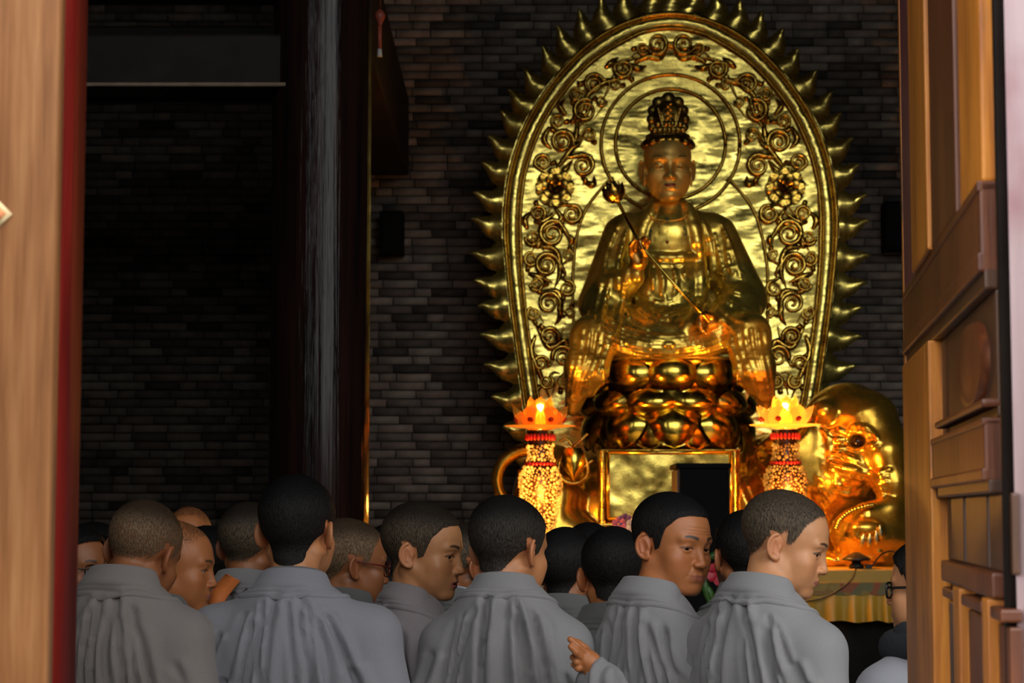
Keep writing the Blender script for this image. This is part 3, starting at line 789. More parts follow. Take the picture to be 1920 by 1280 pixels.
# ------------------------------------------------------------------ lotus throne
YS = 12.55; SU = YS / FPX                      # statue axis
LOT = pt(1250, 665, YS); LC = np.array((LOT[0], YS, 0))
lot = tag(empty('lotus_throne', (LC[0], LC[1], zat(845, YS))), 'golden lotus throne of bulging petals under the seated statue', 'throne')
def zl(py, y=12.1): return zat(py, y) - lot.location[2]
def bulge_petal(w, h, b, tipk=.6, n=13, m=12):
    """convex petal standing on z=0; u across, v up; pointed rim; thickness from a rim lip"""
    V = []
    for i in range(m + 1):
        v = i / m; ww = w * .5 * (1 - (1 - min(v / .45, 1)) ** 2 * .45) * math.sqrt(max(1 - max((v - .38) / .62, 0) ** (2.2 - tipk), .0)) + .002
        for j in range(n):
            u = -1 + 2 * j / (n - 1)
            bulge = b * (1 - abs(u) ** 2.2) ** .7 * math.sin(PI * min(max(.10 + .86 * v, 0), 1)) ** .75
            lip = .016 * math.exp(-((1 - abs(u)) / .10) ** 2) * (.3 + v)
            V.append((ww * u, -(bulge + lip), h * v))
    i = np.arange(m)[:, None] * n; j = np.arange(n - 1)[None, :]
    return np.array(V), np.stack([i + j, i + j + 1, i + n + j + 1, i + n + j], -1).reshape(-1, 4)
zt = zl(668); z1 = zl(728); z2 = zl(772, 12.0); z3 = zl(842, 12.05)
lathe('core', [(.01, z3 + .02), (.42, z3 + .02), (.46, z3 + .06), (.42, z2 - .06), (.40, z2), (.44, z1), (.46, zt - .05), (.50, zt - .01), (.49, zt), (.01, zt)], M['gold_bright'], lot, 64)
lathe('rim', [(.50, zt - .018), (.515, zt - .012), (.515, zt - .002), (.50, zt + .004)], M['gold_statue'], lot, 64)
def petal_ring(n, R, z, w, h, b, tilt, flip, off, tipk):
    V, Q = bulge_petal(w, h, b, tipk); me = np_mesh('petal', V, Q); me.materials.append(M['gold_bright'])
    for k in range(n):
        a = 2 * PI * (k + off) / n
        p = link('petal', me, None, lot)
        m = Matrix.Translation((0, 0, z)) @ Matrix.Rotation(a, 4, 'Z') @ Matrix.Translation((0, -R, 0)) @ Matrix.Rotation(R_(tilt), 4, 'X')
        if flip: m = m @ Matrix.Rotation(PI, 4, 'Y')
        p.matrix_local = m
petal_ring(10, .43, z1 - .01, .31, .225, .085, 6, False, 0, .5)
petal_ring(11, .465, z2 - .01, .31, .165, .085, 14, False, .5, .0)
petal_ring(10, .465, z2 + .03, .30, .255, .075, -10, True, 0, .9)
petal_ring(10, .43, z2 - .01, .27, .22, .05, -6, True, .5, .9)
# ------------------------------------------------------------------ the seated golden statue
def sp(px, py, d=0.): return pt(px, py, YS - d)     # d metres towards the door from the statue's axis
stat = tag(empty('seated_statue', tuple(sp(1250, 668))), 'large golden statue seated on the lotus throne holding a long lotus stem', 'statue')
S0 = np.array(stat.location); U = SU
F = Field(sp(1030, 800, .75) * (1, 1, 1), sp(1475, 372, -.45) + (0, 0, .05), .0078)
F.lo = F.lo
def E(px, py, d, rx, ry, rz, k=.05, Mx=None): F.add(ell(sp(px, py, d), (rx * U, ry, rz * U), Mx), k)
def K(a, b, ra, rb, k=.04): F.add(cone(sp(*a), sp(*b), ra * U, rb * U), k)
E(1255, 455, .03, 80, .18, 78); E(1253, 545, .06, 76, .19, 78)
K((1182, 428, 0), (1328, 428, 0), 31, 31, .06); K((1255, 400, .02), (1255, 430, .02), 40, 52, .05)
# arms inside their sleeves
K((1166, 440, .0), (1128, 570, .10), 36, 44); K((1128, 570, .10), (1186, 520, .34), 38, 22)
K((1150, 545, .20), (1133, 625, .26), 34, 40); K((1133, 600, .12), (1120, 640, .22), 30, 26)
K((1346, 440, .0), (1392, 560, .06), 36, 46); K((1392, 560, .06), (1345, 606, .36), 42, 27)
K((1385, 575, .16), (1398, 625, .24), 38, 36)
# crossed legs, lap and knees
E(1252, 628, .16, 130, .34, 42, .08)
K((1205, 618, .20), (1108, 632, .42), 44, 36, .06); K((1300, 618, .20), (1408, 628, .42), 44, 36, .06)
E(1250, 650, .40, 105, .14, 30, .06)
# cloth falling from the knees over the lotus
F.chain([sp(1110, 628, .44), sp(1092, 690, .50), sp(1074, 764, .44)], [36 * U, 31 * U, 15 * U], .05)
F.chain([sp(1135, 640, .46), sp(1118, 700, .52), sp(1108, 735, .50)], [22 * U, 20 * U, 9 * U], .04)
F.chain([sp(1404, 622, .44), sp(1420, 690, .50), sp(1440, 764, .44)], [36 * U, 31 * U, 15 * U], .05)
F.chain([sp(1382, 636, .46), sp(1398, 700, .52), sp(1408, 730, .50)], [22 * U, 20 * U, 9 * U], .04)
base_d = F.d.copy()
def surf(px, py):
    """depth (m in front of the axis) of the statue's front surface at a photo pixel"""
    for d in np.arange(.74, -.42, -.006):
        p = sp(px, py, d); i = np.round((p - F.lo) / F.h).astype(int)
        if (i < 0).any() or (i >= base_d.shape).any(): continue
        if base_d[tuple(i)] < 0: return d
    return None
def draw(pts, r, k=.010, sink=.05, n=None, taper=True, cut=False):
    P = spl(pts, n or max(6, int(sum(math.hypot(a[0] - b[0], a[1] - b[1]) for a, b in zip(pts, pts[1:])) / 7)))
    prev = None
    for i, (x, y) in enumerate(P):
        d = surf(x, y)
        if d is None: prev = None; continue
        q = sp(x, y, d - r * U * sink); t = i / max(1, len(P) - 1); rr = r * U * ((.35 + .65 * math.sin(PI * min(max(t, .04), .96)) ** .6) if taper else 1)
        if prev is not None and abs(prev[0][1] - q[1]) < .10:
            (F.cut if cut else F.add)(cone(prev[0], q, prev[1], rr), k)
        prev = (q, rr)
# broad stole bands
draw([(1226, 392), (1206, 430), (1196, 480), (1194, 520)], 12, .012, .35, taper=False)
draw([(1288, 392), (1304, 440), (1312, 510), (1308, 580), (1285, 622)], 14, .012, .40, taper=False)
draw([(1318, 415), (1334, 470), (1336, 540), (1316, 600)], 8)
draw([(1207, 480), (1255, 484), (1300, 480)], 10, .008, .3, taper=False)
draw([(1208, 494), (1255, 498), (1298, 494)], 4)
# folds of the undergarment
for a in ([(1236, 500), (1244, 530), (1240, 556)], [(1262, 500), (1268, 530), (1262, 556)], [(1280, 500), (1286, 524)], [(1222, 500), (1226, 540)]): draw(a, 5)
for j in range(5): draw([(1204, 540 + 9 * j), (1230, 566 + 8 * j), (1262, 564 + 8 * j), (1298, 540 + 8 * j)], 4.2)
for j in range(6): draw([(1140 - 4 * j, 600 + 8 * j), (1185, 622 + 8 * j), (1250, 632 + 7.2 * j), (1320, 620 + 8 * j), (1366 + 3 * j, 596 + 9 * j)], 5.0, .010)
draw([(1165, 560), (1180, 596), (1214, 618)], 5); draw([(1190, 545), (1200, 580), (1236, 606)], 5); draw([(1215, 545), (1222, 590), (1246, 580), (1247, 550)], 5)
# sleeves
for a in ([(1160, 420), (1140, 470), (1128, 530), (1112, 600)], [(1176, 430), (1160, 490), (1160, 540)], [(1186, 470), (1172, 530), (1160, 600), (1140, 640)], [(1150, 505), (1130, 580), (1122, 632)], [(1172, 540), (1162, 590), (1150, 626)],
          [(1352, 420), (1372, 470), (1388, 520)], [(1340, 440), (1352, 490), (1358, 510)], [(1330, 505), (1352, 512), (1368, 500), (1392, 512)], [(1356, 530), (1378, 548), (1404, 552)], [(1340, 545), (1368, 570), (1404, 580)], [(1334, 560), (1362, 590), (1398, 606)], [(1336, 588), (1358, 602), (1384, 628)],
          [(1362, 450), (1366, 490), (1374, 512)], [(1326, 520), (1330, 560), (1318, 590)]): draw(a, 5.5)
# cloth over the knees
for x0, s in ((1106, 1), (1408, -1)):
    for j in range(5):
        draw([(x0 + s * (-26 + 13 * j), 618), (x0 + s * (-30 + 12 * j), 660), (x0 + s * (-38 + 9 * j), 712), (x0 + s * (-42 + 6 * j), 750)], 4.6, .014)
    draw([(x0 + s * 40, 640), (x0 + s * 25, 676), (x0 + s * 24, 720)], 5)
v, q = F.mesh()
F.d = base_d = None
body = link('body', np_mesh('body', v - S0, q), M['gold_statue'], stat)
# head: the same kind of face, eyes cast down, long ear lobes
hd = empty('head', tuple(sp(1252, 313, .06) - S0)); hd.parent = stat
hp = dict(eye=0, ear=1.05, lobe=.012, w=.98, jaw=.95, neck=.80, cheek=1.1)
hv, hq = make_head(.0026, hp, (0, -.012, -.155)); sc_ = 2.02
hv = hv * sc_ * np.array((1, 1, 1.0)); hv[:, :2] *= -1
me = np_mesh('head', hv, hq); me.materials.append(M['gold_skin'])
bpy.data.objects.remove(hd); hd = link('head', me, None, stat); hd.location = sp(1252, 313, .06) - S0; hd.rotation_euler = (R_(5), 0, 0)
F2 = Field((-.19, -.21, .02), (.19, .20, .33), .006)
for i in range(9):
    a = PI * i / 8
    F2.add(ell((.145 * math.cos(a) * .98, -.115 * math.sin(a) - .01, .135 + .020 * math.sin(a)), (.034, .04, .030)), .012)
F2.add(ell((0, .01, .165), (.145, .165, .085)), .02)
v, q = F2.mesh(); link('hair', np_mesh('hair', v, q), M['gold_rim'], hd)
# crown of rounded lobes
M['gold_crown'] = gold('gold_crown', (.52, .34, .07), .36, .2, 9, (1, 1, 1), .3, (.26, .13, .02))
F3 = Field((-.15, -.19, .16), (.15, .12, .50), .0055)
F3.add(ell((0, -.02, .30), (.105, .105, .13)), .02)
for x, z, r, y in ((0, .428, .044, -.03), (-.062, .405, .040, -.03), (.062, .405, .040, -.03), (-.096, .355, .036, -.02), (.096, .355, .036, -.02), (-.104, .300, .034, -.03), (.104, .300, .034, -.03), (-.098, .250, .033, -.03), (.098, .250, .033, -.03)):
    F3.add(ell((x, y, z), (r, r, r)), .008)
for i in range(-3, 4): F3.add(ell((i * .030, -.125 + abs(i) * .010, .225), (.016, .016, .020)), .006); F3.add(ell((i * .024, -.128 + abs(i) * .010, .262), (.013, .014, .018)), .006)
for j in range(9): F3.add(ell(((-1) ** j * .010, -.122, .25 + j * .017), (.013, .014, .011)), .006)
for j in range(6):
    for s in (-1, 1): F3.add(ell((s * (.04 + .006 * j), -.108, .245 + j * .022), (.012, .014, .014)), .006)
F3.chain([(.125 * math.cos(t), -.125 * math.sin(t) - .005, .190) for t in np.linspace(-.3, PI + .3, 22)], .016, .006)
v, q = F3.mesh(); link('crown', np_mesh('crown', v, q), M['gold_crown'], hd)
for s in (-1, 1):      # eyelashes lids painted line, lips
    tube('eye_line', [( -s * .032 * 2 + t * .024 * 2, -(.0912 - .0055 * t * t + s * t * -.004) * 2, -.0085 * 2 + .004 * t * t) for t in np.linspace(-.5, .5, 7)], [.0012, .002, .0026, .0028, .0026, .002, .0012], M['dark_wood'], hd, 6)
    tube('eyebrow', [(-s * (.012 + .040 * t) * 2, -(.0962 - .017 * t * t) * 2, (.0165 + .011 * math.sin(t * 2.3)) * 2) for t in np.linspace(0, 1, 9)], [.002, .003, .0034, .0034, .0032, .003, .0026, .002, .001], M['dark_wood'], hd, 6)
M['statue_lips'] = plain('statue_painted_lips', (.16, .018, .012), .35)
lp = [(x, -(.1005 - 22 * x * x), -.0655 - .0 * x) for x in np.linspace(-.020, .020, 11)]
tube('lips', [(x * 2, y * 2 - .002, z * 2 + .004 * abs(x) / .02) for x, y, z in lp], [.002, .006, .0085, .010, .0095, .009, .0095, .010, .0085, .006, .002], M['statue_lips'], hd, 8)
# necklace with pendant stones
M['stone_green'] = plain('green_stone', (.02, .05, .035), .25); M['stone_red'] = plain('red_stone', (.10, .008, .006), .25)
nk = empty('necklace', (0, 0, 0)); nk.parent = stat
def surf2(px, py):
    deps = bpy.context.evaluated_depsgraph_get(); return None
from mathutils.bvhtree import BVHTree
def bvh_of(*objs):
    V, P, o = [], [], 0
    for ob in objs:
        mw = Matrix.Identity(4); x = ob
        while x is not None: mw = x.matrix_local @ mw if x.parent is None else x.matrix_basis @ mw; x = x.parent
        V += [mw @ v.co for v in ob.data.vertices]; P += [[i + o for i in p.vertices] for p in ob.data.polygons]; o = len(V)
    return BVHTree.FromPolygons(V, P)
TREE = bvh_of(body, hd)
def onstat(px, py, lift=.004):
    r = Vector(ray(px, py)); h = TREE.ray_cast(Vector((0, 0, CAMZ)), r.normalized())
    return np.array(h[0]) - S0 + np.array((0, -lift, 0)) if h[0] is not None else sp(px, py, .2) - S0
tube('chain', [onstat(x, y) for x, y in spl([(1216, 398), (1226, 409), (1252, 414), (1280, 409), (1290, 398)], 16)], .0045, M['gold_rim'], nk, 6)
for a in ([(1226, 409), (1238, 420), (1252, 414)], [(1252, 414), (1268, 422), (1280, 409)], [(1234, 424), (1252, 432), (1284, 425)]): tube('chain', [onstat(x, y) for x, y in spl(a, 8)], .0035, M['gold_rim'], nk, 6)
def stone(px, py, r, m):
    V, Q = lathe_vq([(.0005, r), (r * .7, r * .7), (r, 0), (r * .7, -r * .7), (.0005, -r)], 12); o = link('stone', np_mesh('stone', V, Q), m, nk); o.location = onstat(px, py, .004)
for a in ((1251, 411, .012, 'stone_green'), (1251, 435, .013, 'stone_green'), (1251, 454, .015, 'stone_red'), (1220, 432, .010, 'stone_green'), (1284, 430, .010, 'stone_green'), (1219, 441, .009, 'stone_green'), (1285, 440, .009, 'stone_green')): stone(*a[:3], M[a[3]])
tube('drop', [onstat(1251, 438), onstat(1251, 450)], .004, M['gold_bright'], nk, 6)
tube('drop', [onstat(1219, 433), onstat(1219, 448)], .004, M['stone_green'], nk, 6); tube('drop', [onstat(1286, 430), onstat(1286, 446)], .004, M['stone_green'], nk, 6)
# hands: each five fingers
M['gold_hand'] = gold('gold_hand', (.72, .40, .09), .34, .1, 7, (1, 1, 1), .03, (.55, .28, .05))
def hand_field(h, wrist, palm, spread, fingers, thumb, pr, fr):
    pts = [np.array(wrist, float), np.array(palm, float)] + [np.array(p, float) for f in fingers + [thumb] for p in f]
    lo = np.min(pts, 0) - pr * 1.6; hi = np.max(pts, 0) + pr * 1.6; G = Field(lo, hi, h)
    G.add(cone(wrist, palm, pr * .72, pr * .95), pr * .4)
    for f in fingers:
        G.add(cone(palm, f[0], pr * .80, fr * 1.25), pr * .35)
        G.chain(f, [fr * (1.1 - .16 * i) for i in range(len(f))], fr * .35)
    G.add(cone(np.array(wrist) * .35 + np.array(palm) * .65, thumb[0], pr * .7, fr * 1.25), pr * .4)
    G.chain(thumb, [fr * 1.2, fr * 1.05, fr * .85][:len(thumb)], fr * .35)
    return G.mesh()
HDp = .40
w_ = sp(1192, 522, HDp - .06); p_ = sp(1196, 492, HDp)
fin = [[sp(1184, 474, HDp + .03), sp(1183, 460, HDp + .10), sp(1190, 450, HDp + .13)],
       [sp(1191, 470, HDp + .03), sp(1194, 450, HDp + .10), sp(1200, 452, HDp + .14), sp(1203, 462, HDp + .15)],
       [sp(1200, 470, HDp + .02), sp(1206, 448, HDp + .06), sp(1211, 446, HDp + .10)],
       [sp(1207, 474, HDp + .01), sp(1214, 456, HDp + .03), sp(1218, 452, HDp + .07)]]
v, q = hand_field(.0045, w_, p_, 0, fin, [sp(1208, 492, HDp + .05), sp(1210, 478, HDp + .12), sp(1204, 466, HDp + .15)], 15 * U, 5.0 * U)
link('hand', np_mesh('hand', v - S0, q), M['gold_hand'], stat)
HD2 = .50
fin = [[sp(1322, 598, HD2 + .03), sp(1312, 597, HD2 + .08), sp(1313, 607, HD2 + .10)], [sp(1321, 604, HD2 + .04), sp(1311, 604, HD2 + .09), sp(1313, 613, HD2 + .10)],
       [sp(1322, 610, HD2 + .04), sp(1313, 611, HD2 + .08), sp(1317, 619, HD2 + .09)], [sp(1325, 615, HD2 + .03), sp(1318, 618, HD2 + .07), sp(1322, 624, HD2 + .08)]]
v, q = hand_field(.0045, sp(1352, 604, .40), sp(1334, 604, HD2), 0, fin, [sp(1332, 592, HD2 + .04), sp(1322, 588, HD2 + .08), sp(1314, 591, HD2 + .10)], 14 * U, 5.2 * U)
link('hand', np_mesh('hand', v - S0, q), M['gold_hand'], stat)
# the long lotus stem, a thing it holds
stem = tag(empty('lotus_sceptre', tuple(sp(1330, 604, .60))), 'long golden lotus stem with a bud held diagonally in the statue\'s hands', 'flower')
T0 = np.array(stem.location)
tube('stalk', [sp(1157, 375, .46) - T0, sp(1200, 458, .535) - T0, sp(1262, 530, .58) - T0, sp(1330, 604, .60) - T0], 3.4 * U, M['gold_bright'], stem, 10)
bud = empty('bud', tuple(sp(1157, 375, .46) - T0)); bud.parent = stem; bud.rotation_euler = (R_(-14), R_(-20), 0)
for ring, (n, r0, w, h, tilt) in enumerate(((6, .030, .095, .10, 28), (6, .022, .075, .125, 12), (5, .010, .05, .125, 2))):
    V, Q = petal_vq(w, h, -.020, tip=.9); pm = np_mesh('petal', V, Q); pm.materials.append(M['gold_relief'])
    for k in range(n):
        p = link('petal', pm, None, bud); p.matrix_local = Matrix.Rotation(2 * PI * k / n + ring * .5, 4, 'Z') @ Matrix.Translation((0, -r0, .0)) @ Matrix.Rotation(R_(tilt), 4, 'X')
lathe('bud_heart', [(.002, -.02), (.022, -.01), (.036, .02), (.034, .07), (.015, .10), (.002, .105)], M['gold_relief'], bud, 16)
# ------------------------------------------------------------------ altar, elephant, lamps
YA = 11.25; ZA = zat(1066, YA)
M['altar_black'] = plain('altar_black_wood', (.012, .010, .009), .5)
M['gold_cloth'] = plain('yellow_altar_cloth', (.55, .30, .03), .5, var=.2, scale=3, bmp=.15, bscale=90)
def embroid():
    m, nt, b = nodes('embroidered_band'); tc = N(nt, 'ShaderNodeTexCoord')
    v = N(nt, 'ShaderNodeTexVoronoi'); v.inputs['Scale'].default_value = 16; nt.links.new(tc.outputs['Object'], v.inputs['Vector'])
    r = ramp(nt, v.outputs['Color'], [(0, (.36, .20, .05)), (.25, (.40, .05, .04)), (.4, (.45, .32, .18)), (.55, (.10, .18, .10)), (.7, (.42, .30, .08)), (.85, (.12, .16, .24)), (1, (.5, .38, .2))])
    r.color_ramp.interpolation = 'CONSTANT'
    w = noise(nt, 60, 4); nt.links.new(mix(nt, w.outputs[0], r.outputs[0], (.30, .16, .04)), b.inputs['Base Color']); b.inputs['Roughness'].default_value = .7
    bump(nt, b, v.outputs['Distance'], .6, .01); return m
M['embroidery'] = embroid()
alt = tag(empty('altar_table', (0, YA, 0)), 'long altar table with yellow pleated cloth and embroidered border under the golden elephant', 'table')
XA0, XA1 = -1.05, 2.60; ZB0, ZB1 = zat(1092, YA), zat(1116, YA); ZC = zat(1166, YA)
box('table_body', (XA0 + .05, .08, 0), (XA1 - .05, 2.2, ZA - .04), M['altar_black'], alt)
box('table_top', (XA0, .0, ZA - .05), (XA1, 2.2, ZA), M['gold_cloth'], alt, .01)
box('cloth_border', (XA0, -.012, ZB0), (XA1, .004, ZA - .006), M['gold_cloth'], alt, .004)
box('embroidered_border', (XA0, -.018, ZB1), (XA1, .004, ZB0 + .002), M['embroidery'], alt, .004)
nx = 900; X = np.linspace(XA0, XA1, nx); rs2 = np.random.RandomState(2)
ph = np.cumsum(.55 + .35 * np.sin(X * 3.1) + .25 * rs2.rand(nx)) * .42
V = []
for i, x in enumerate(X):
    for k, t in enumerate(np.linspace(0, 1, 5)):
        V.append((x, -.010 - (.008 + .034 * t) * (.5 + .5 * math.sin(ph[i])) , ZB1 + .004 + (ZC - ZB1 + .006 * math.sin(ph[i] * .5)) * t))
i = np.arange(nx - 1)[:, None] * 5; j = np.arange(4)[None, :]
Q = np.stack([i + j, i + j + 1, i + 6 + j, i + 5 + j], -1).reshape(-1, 4)
link('pleated_skirt', np_mesh('pleated_skirt', np.array(V), Q), M['gold_cloth'], alt)

# ---- elephant
YE = 12.35; UE = YE / FPX
def ep(px, py, d=0.): return pt(px, py, YE - d)
ele = tag(empty('elephant_statue', tuple(ep(1300, 1058))), 'golden elephant statue kneeling under the lotus throne, head turned to the right', 'statue')
E0 = np.array(ele.location)
F = Field(ep(915, 1075, .95), ep(1745, 700, -.45) + (.0, 0, .0), .0098)
def EE(px, py, d, rx, ry, rz, k=.06, Mx=None): F.add(ell(ep(px, py, d), (rx * UE, ry, rz * UE), Mx), k)
def EK(a, b, ra, rb, k=.05): F.add(cone(ep(*a), ep(*b), ra * UE, rb * UE), k)
EE(1250, 965, .0, 270, .42, 125); EE(1035, 950, .02, 76, .40, 118); EE(1460, 930, .05, 92, .40, 118)
EK((1045, 930, .35), (1030, 1050, .45), 46, 40); EK((1075, 1000, .40), (1150, 1050, .5), 40, 30)
EE(1470, 900, .30, 62, .22, 90)
EE(1585, 835, .28, 92, .30, 112); EE(1596, 782, .34, 66, .26, 58); EE(1560, 900, .30, 70, .26, 80)
F.chain([ep(1630, 790, .48), ep(1662, 850, .58), ep(1676, 905, .62), ep(1686, 960, .60), ep(1700, 1010, .55)], [54 * UE, 40 * UE, 30 * UE, 26 * UE, 24 * UE], .06)
EE(1545, 770, .50, 24, .10, 22, .05)
EE(1608, 868, .50, 46, .14, 34, .05)                                    # cheek
# folded foreleg, foot and toes
F.chain([ep(1720, 962, .55), ep(1668, 956, .66), ep(1625, 962, .70)], [26 * UE, 24 * UE, 20 * UE], .04)
EE(1632, 1000, .62, 72, .16, 52, .05); EE(1690, 1010, .50, 66, .2, 56)
EE(1625, 990, .80, 30, .05, 16, .03)
for x, y in ((1604, 1002), (1615, 1010), (1629, 1011), (1643, 1006), (1651, 995)): EE(x, y, .80, 8, .035, 12, .012)
EE(1520, 1000, .30, 60, .2, 62); EE(1560, 1050, .35, 180, .3, 22)
base_d = F.d.copy()
def surfe(px, py):
    for d in np.arange(.93, -.42, -.008):
        i = np.round((ep(px, py, d) - F.lo) / F.h).astype(int)
        if (i < 0).any() or (i >= base_d.shape).any(): continue
        if base_d[tuple(i)] < 0: return d
    return None
def edraw(pts, r, k=.012, sink=.0, cut=False, taper=True):
    n = max(6, int(sum(math.hypot(a[0] - b[0], a[1] - b[1]) for a, b in zip(pts, pts[1:])) / 7)); P = spl(pts, n); prev = None
    for i, (x, y) in enumerate(P):
        d = surfe(x, y)
        if d is None: prev = None; continue
        q = ep(x, y, d - r * UE * sink); t = i / max(1, n - 1); rr = r * UE * ((.35 + .65 * math.sin(PI * min(max(t, .04), .96)) ** .6) if taper else 1)
        if prev is not None and abs(prev[0][1] - q[1]) < .12: (F.cut if cut else F.add)(cone(prev[0], q, prev[1], rr), k)
        prev = (q, rr)
# eye, lids and wrinkles
de = surfe(1608, 826)
F.cut(ell(ep(1608, 828, de), (16 * UE, .04, 13 * UE)), .02)
for r, a0, a1 in ((20, 10, 170), (27, 20, 150), (34, 15, 110), (20, 190, 340)):
    edraw([(1608 + r * math.cos(math.radians(a)), 826 - r * .85 * math.sin(math.radians(a))) for a in np.linspace(a0, a1, 8)], 4.2)
for a in ([(1625, 808), (1640, 814), (1646, 826)], [(1622, 838), (1634, 836), (1648, 828)], [(1590, 812), (1570, 806), (1552, 812)], [(1586, 826), (1566, 824), (1546, 832)], [(1588, 840), (1568, 842), (1548, 850)], [(1545, 858), (1570, 852), (1600, 860), (1630, 880)]): edraw(a, 4.5)
# cheek folds running to tufts beside the trunk
for j in range(5):
    edraw([(1535 + 6 * j, 852 + 15 * j), (1565 + 4 * j, 872 + 13 * j), (1600, 880 + 11 * j), (1640, 888 + 10 * j), (1668 - 3 * j, 880 + 12 * j)], 8.0, .010, -.1)
for j in range(5): edraw([(1540 - 4 * j, 870 + 6 * j), (1552 - 5 * j, 900 + 8 * j), (1575 - 6 * j, 935 + 6 * j)], 4.5)
# ear flap: a large folded leaf
F.chain([ep(1500, 800, .55), ep(1478, 830, .62), ep(1470, 870, .64), ep(1482, 910, .58)], [9 * UE, 13 * UE, 13 * UE, 8 * UE], .03)
EE(1512, 855, .50, 46, .05, 62, .04)
for a in ([(1522, 812), (1535, 840), (1530, 880), (1512, 915)], [(1505, 815), (1512, 850), (1505, 890)], [(1520, 800), (1548, 812), (1556, 850), (1545, 890)]): edraw(a, 6)
# front breast drapery with scalloped folds
for a in ([(1400, 835), (1392, 880), (1408, 930), (1430, 960)], [(1420, 850), (1440, 880), (1462, 870)], [(1416, 880), (1436, 905), (1460, 895)], [(1396, 840), (1420, 838), (1446, 846)], [(1440, 960), (1470, 985), (1500, 975)]): edraw(a, 6)
# curly base relief
rs3 = np.random.RandomState(8)
for _ in range(60):
    x, y = 1490 + 200 * rs3.rand(), 1034 + 24 * rs3.rand(); d = surfe(x, y)
    if d is not None: F.add(ell(ep(x, y, d), (6 * UE, .016, 4 * UE)), .012)
for a in ([(1495, 1052), (1540, 1046), (1580, 1054)], [(1570, 1050), (1620, 1044), (1680, 1052)], [(1500, 1040), (1530, 1030), (1560, 1038)]): edraw(a, 5)
v, q = F.mesh(); F.d = base_d = None
M['gold_elephant'] = gold('gold_elephant', (.86, .50, .06), .22, .09, 5, (1, 1, 1), .03, (.70, .40, .05), .88)
ebody = link('body', np_mesh('body', v - E0, q), M['gold_elephant'], ele)
def eye_ball(px, py, d, r, m):
    V, Q = lathe_vq([(.0005, r), (r * .7, r * .7), (r, 0), (r * .7, -r * .7), (.0005, -r)], 16); o = link('eye', np_mesh('eye', V, Q), m, ele); o.location = ep(px, py, d) - E0
M['eye_dark'] = plain('elephant_eye', (.02, .008, .005), .12)
eye_ball(1608, 828, de - .030, 12 * UE, M['eye_dark'])
M['ivory'] = gold('pale_gold_nail', (.9, .78, .42), .25, .1, 5, (1, 1, 1), .05, (.7, .6, .3))
for x, y in ((1617, 1014), (1630, 1014), (1643, 1009), (1651, 998)):
    V, Q = lathe_vq([(.002, .045), (.013, .02), (.017, -.01), (.012, -.035), (.002, -.04)], 12); o = link('toenail', np_mesh('toenail', V, Q), M['ivory'], ele); o.location = ep(x, y, .845) - E0; o.rotation_euler = (R_(14), R_((x - 1634) * -.5), 0)
# beaded anklet round the foot
for k, (x, y) in enumerate(spl([(1568, 990), (1574, 976), (1586, 964), (1602, 955), (1622, 949), (1636, 946)], 17)):
    V, Q = lathe_vq([(.0005, .016), (.012, .011), (.016, 0), (.012, -.011), (.0005, -.016)], 10)
    if k == 0: bm_ = np_mesh('anklet_bead', V, Q); bm_.materials.append(M['gold_bright'])
    o = link('anklet_bead', bm_, None, ele); o.location = ep(x, y, .80) - E0
tube('tail', [ep(x, y, .30) - E0 for x, y in spl([(1000, 842), (968, 848), (942, 868), (932, 898), (940, 928), (962, 945), (985, 942)], 30)], np.linspace(13, 9, 30) * UE, M['gold_elephant'], ele, 14)
tube('tail_tuft', [ep(x, y, .30) - E0 for x, y in spl([(962, 942), (975, 925), (980, 900), (972, 880)], 12)], np.sin(np.linspace(.3, 3, 12)) * 11 * UE + .003, M['gold_relief'], ele, 12)
# saddle cloth: plate, ribbed frame and inner rim
DS = .66
def efr(name, x0, y0, x1, y1, d0, d1, mat, par=ele, bev=.008):
    a = ep(x0, y1, d0) - E0; b = ep(x1, y0, d1) - E0
    return box(name, (a[0], -d1, a[2]), (b[0], -d0, b[2]), mat, par, bev)
M['gold_plate'] = gold('gold_saddle_plate', (.80, .60, .13), .22, .5, 4, (1, 1, 1), .1, (.6, .4, .08))
sad = tag(empty('saddle_cloth', tuple(E0)), 'golden rectangular saddle panel with ribbed border on the elephant\'s side', 'saddle panel')
efr('backing_board', 1120, 842, 1388, 994, .30, DS - .05, M['gold_rim'], sad)
efr('panel', 1140, 846, 1372, 972, DS - .06, DS, M['gold_plate'], sad)
def rib_strip(x0, y0, x1, y1, vert):
    n = int((abs(y1 - y0) if vert else abs(x1 - x0)) / 3.6); V = []
    for i in range(n * 2 + 1):
        t = i / (n * 2); h = .012 if i % 2 else .0
        for k, s in enumerate((0, .15, .5, .85, 1)):
            b = (0, .6, 1, .6, 0)[k]
            x, y = (x0 + (x1 - x0) * s, y0 + (y1 - y0) * t) if vert else (x0 + (x1 - x0) * t, y0 + (y1 - y0) * s)
            V.append(ep(x, y, DS - .03 + .045 * b + h * b) - E0)
    m = n * 2 + 1; i = np.arange(m - 1)[:, None] * 5; j = np.arange(4)[None, :]
    link('ribbed_border', np_mesh('ribbed_border', np.array(V), np.stack([i + j, i + j + 1, i + 6 + j, i + 5 + j], -1).reshape(-1, 4), False), M['gold_relief'], sad)
rib_strip(1122, 844, 1138, 992, True); rib_strip(1369, 844, 1386, 992, True); rib_strip(1122, 974, 1386, 994, False)
for a in ([(1140, 848), (1140, 972)], [(1140, 972), (1372, 972)], [(1370, 848), (1370, 972)], [(1140, 848), (1372, 848)]):
    tube('panel_rim', [ep(x, y, DS + .012) - E0 for x, y in a], .011, M['gold_bright'], sad, 8)
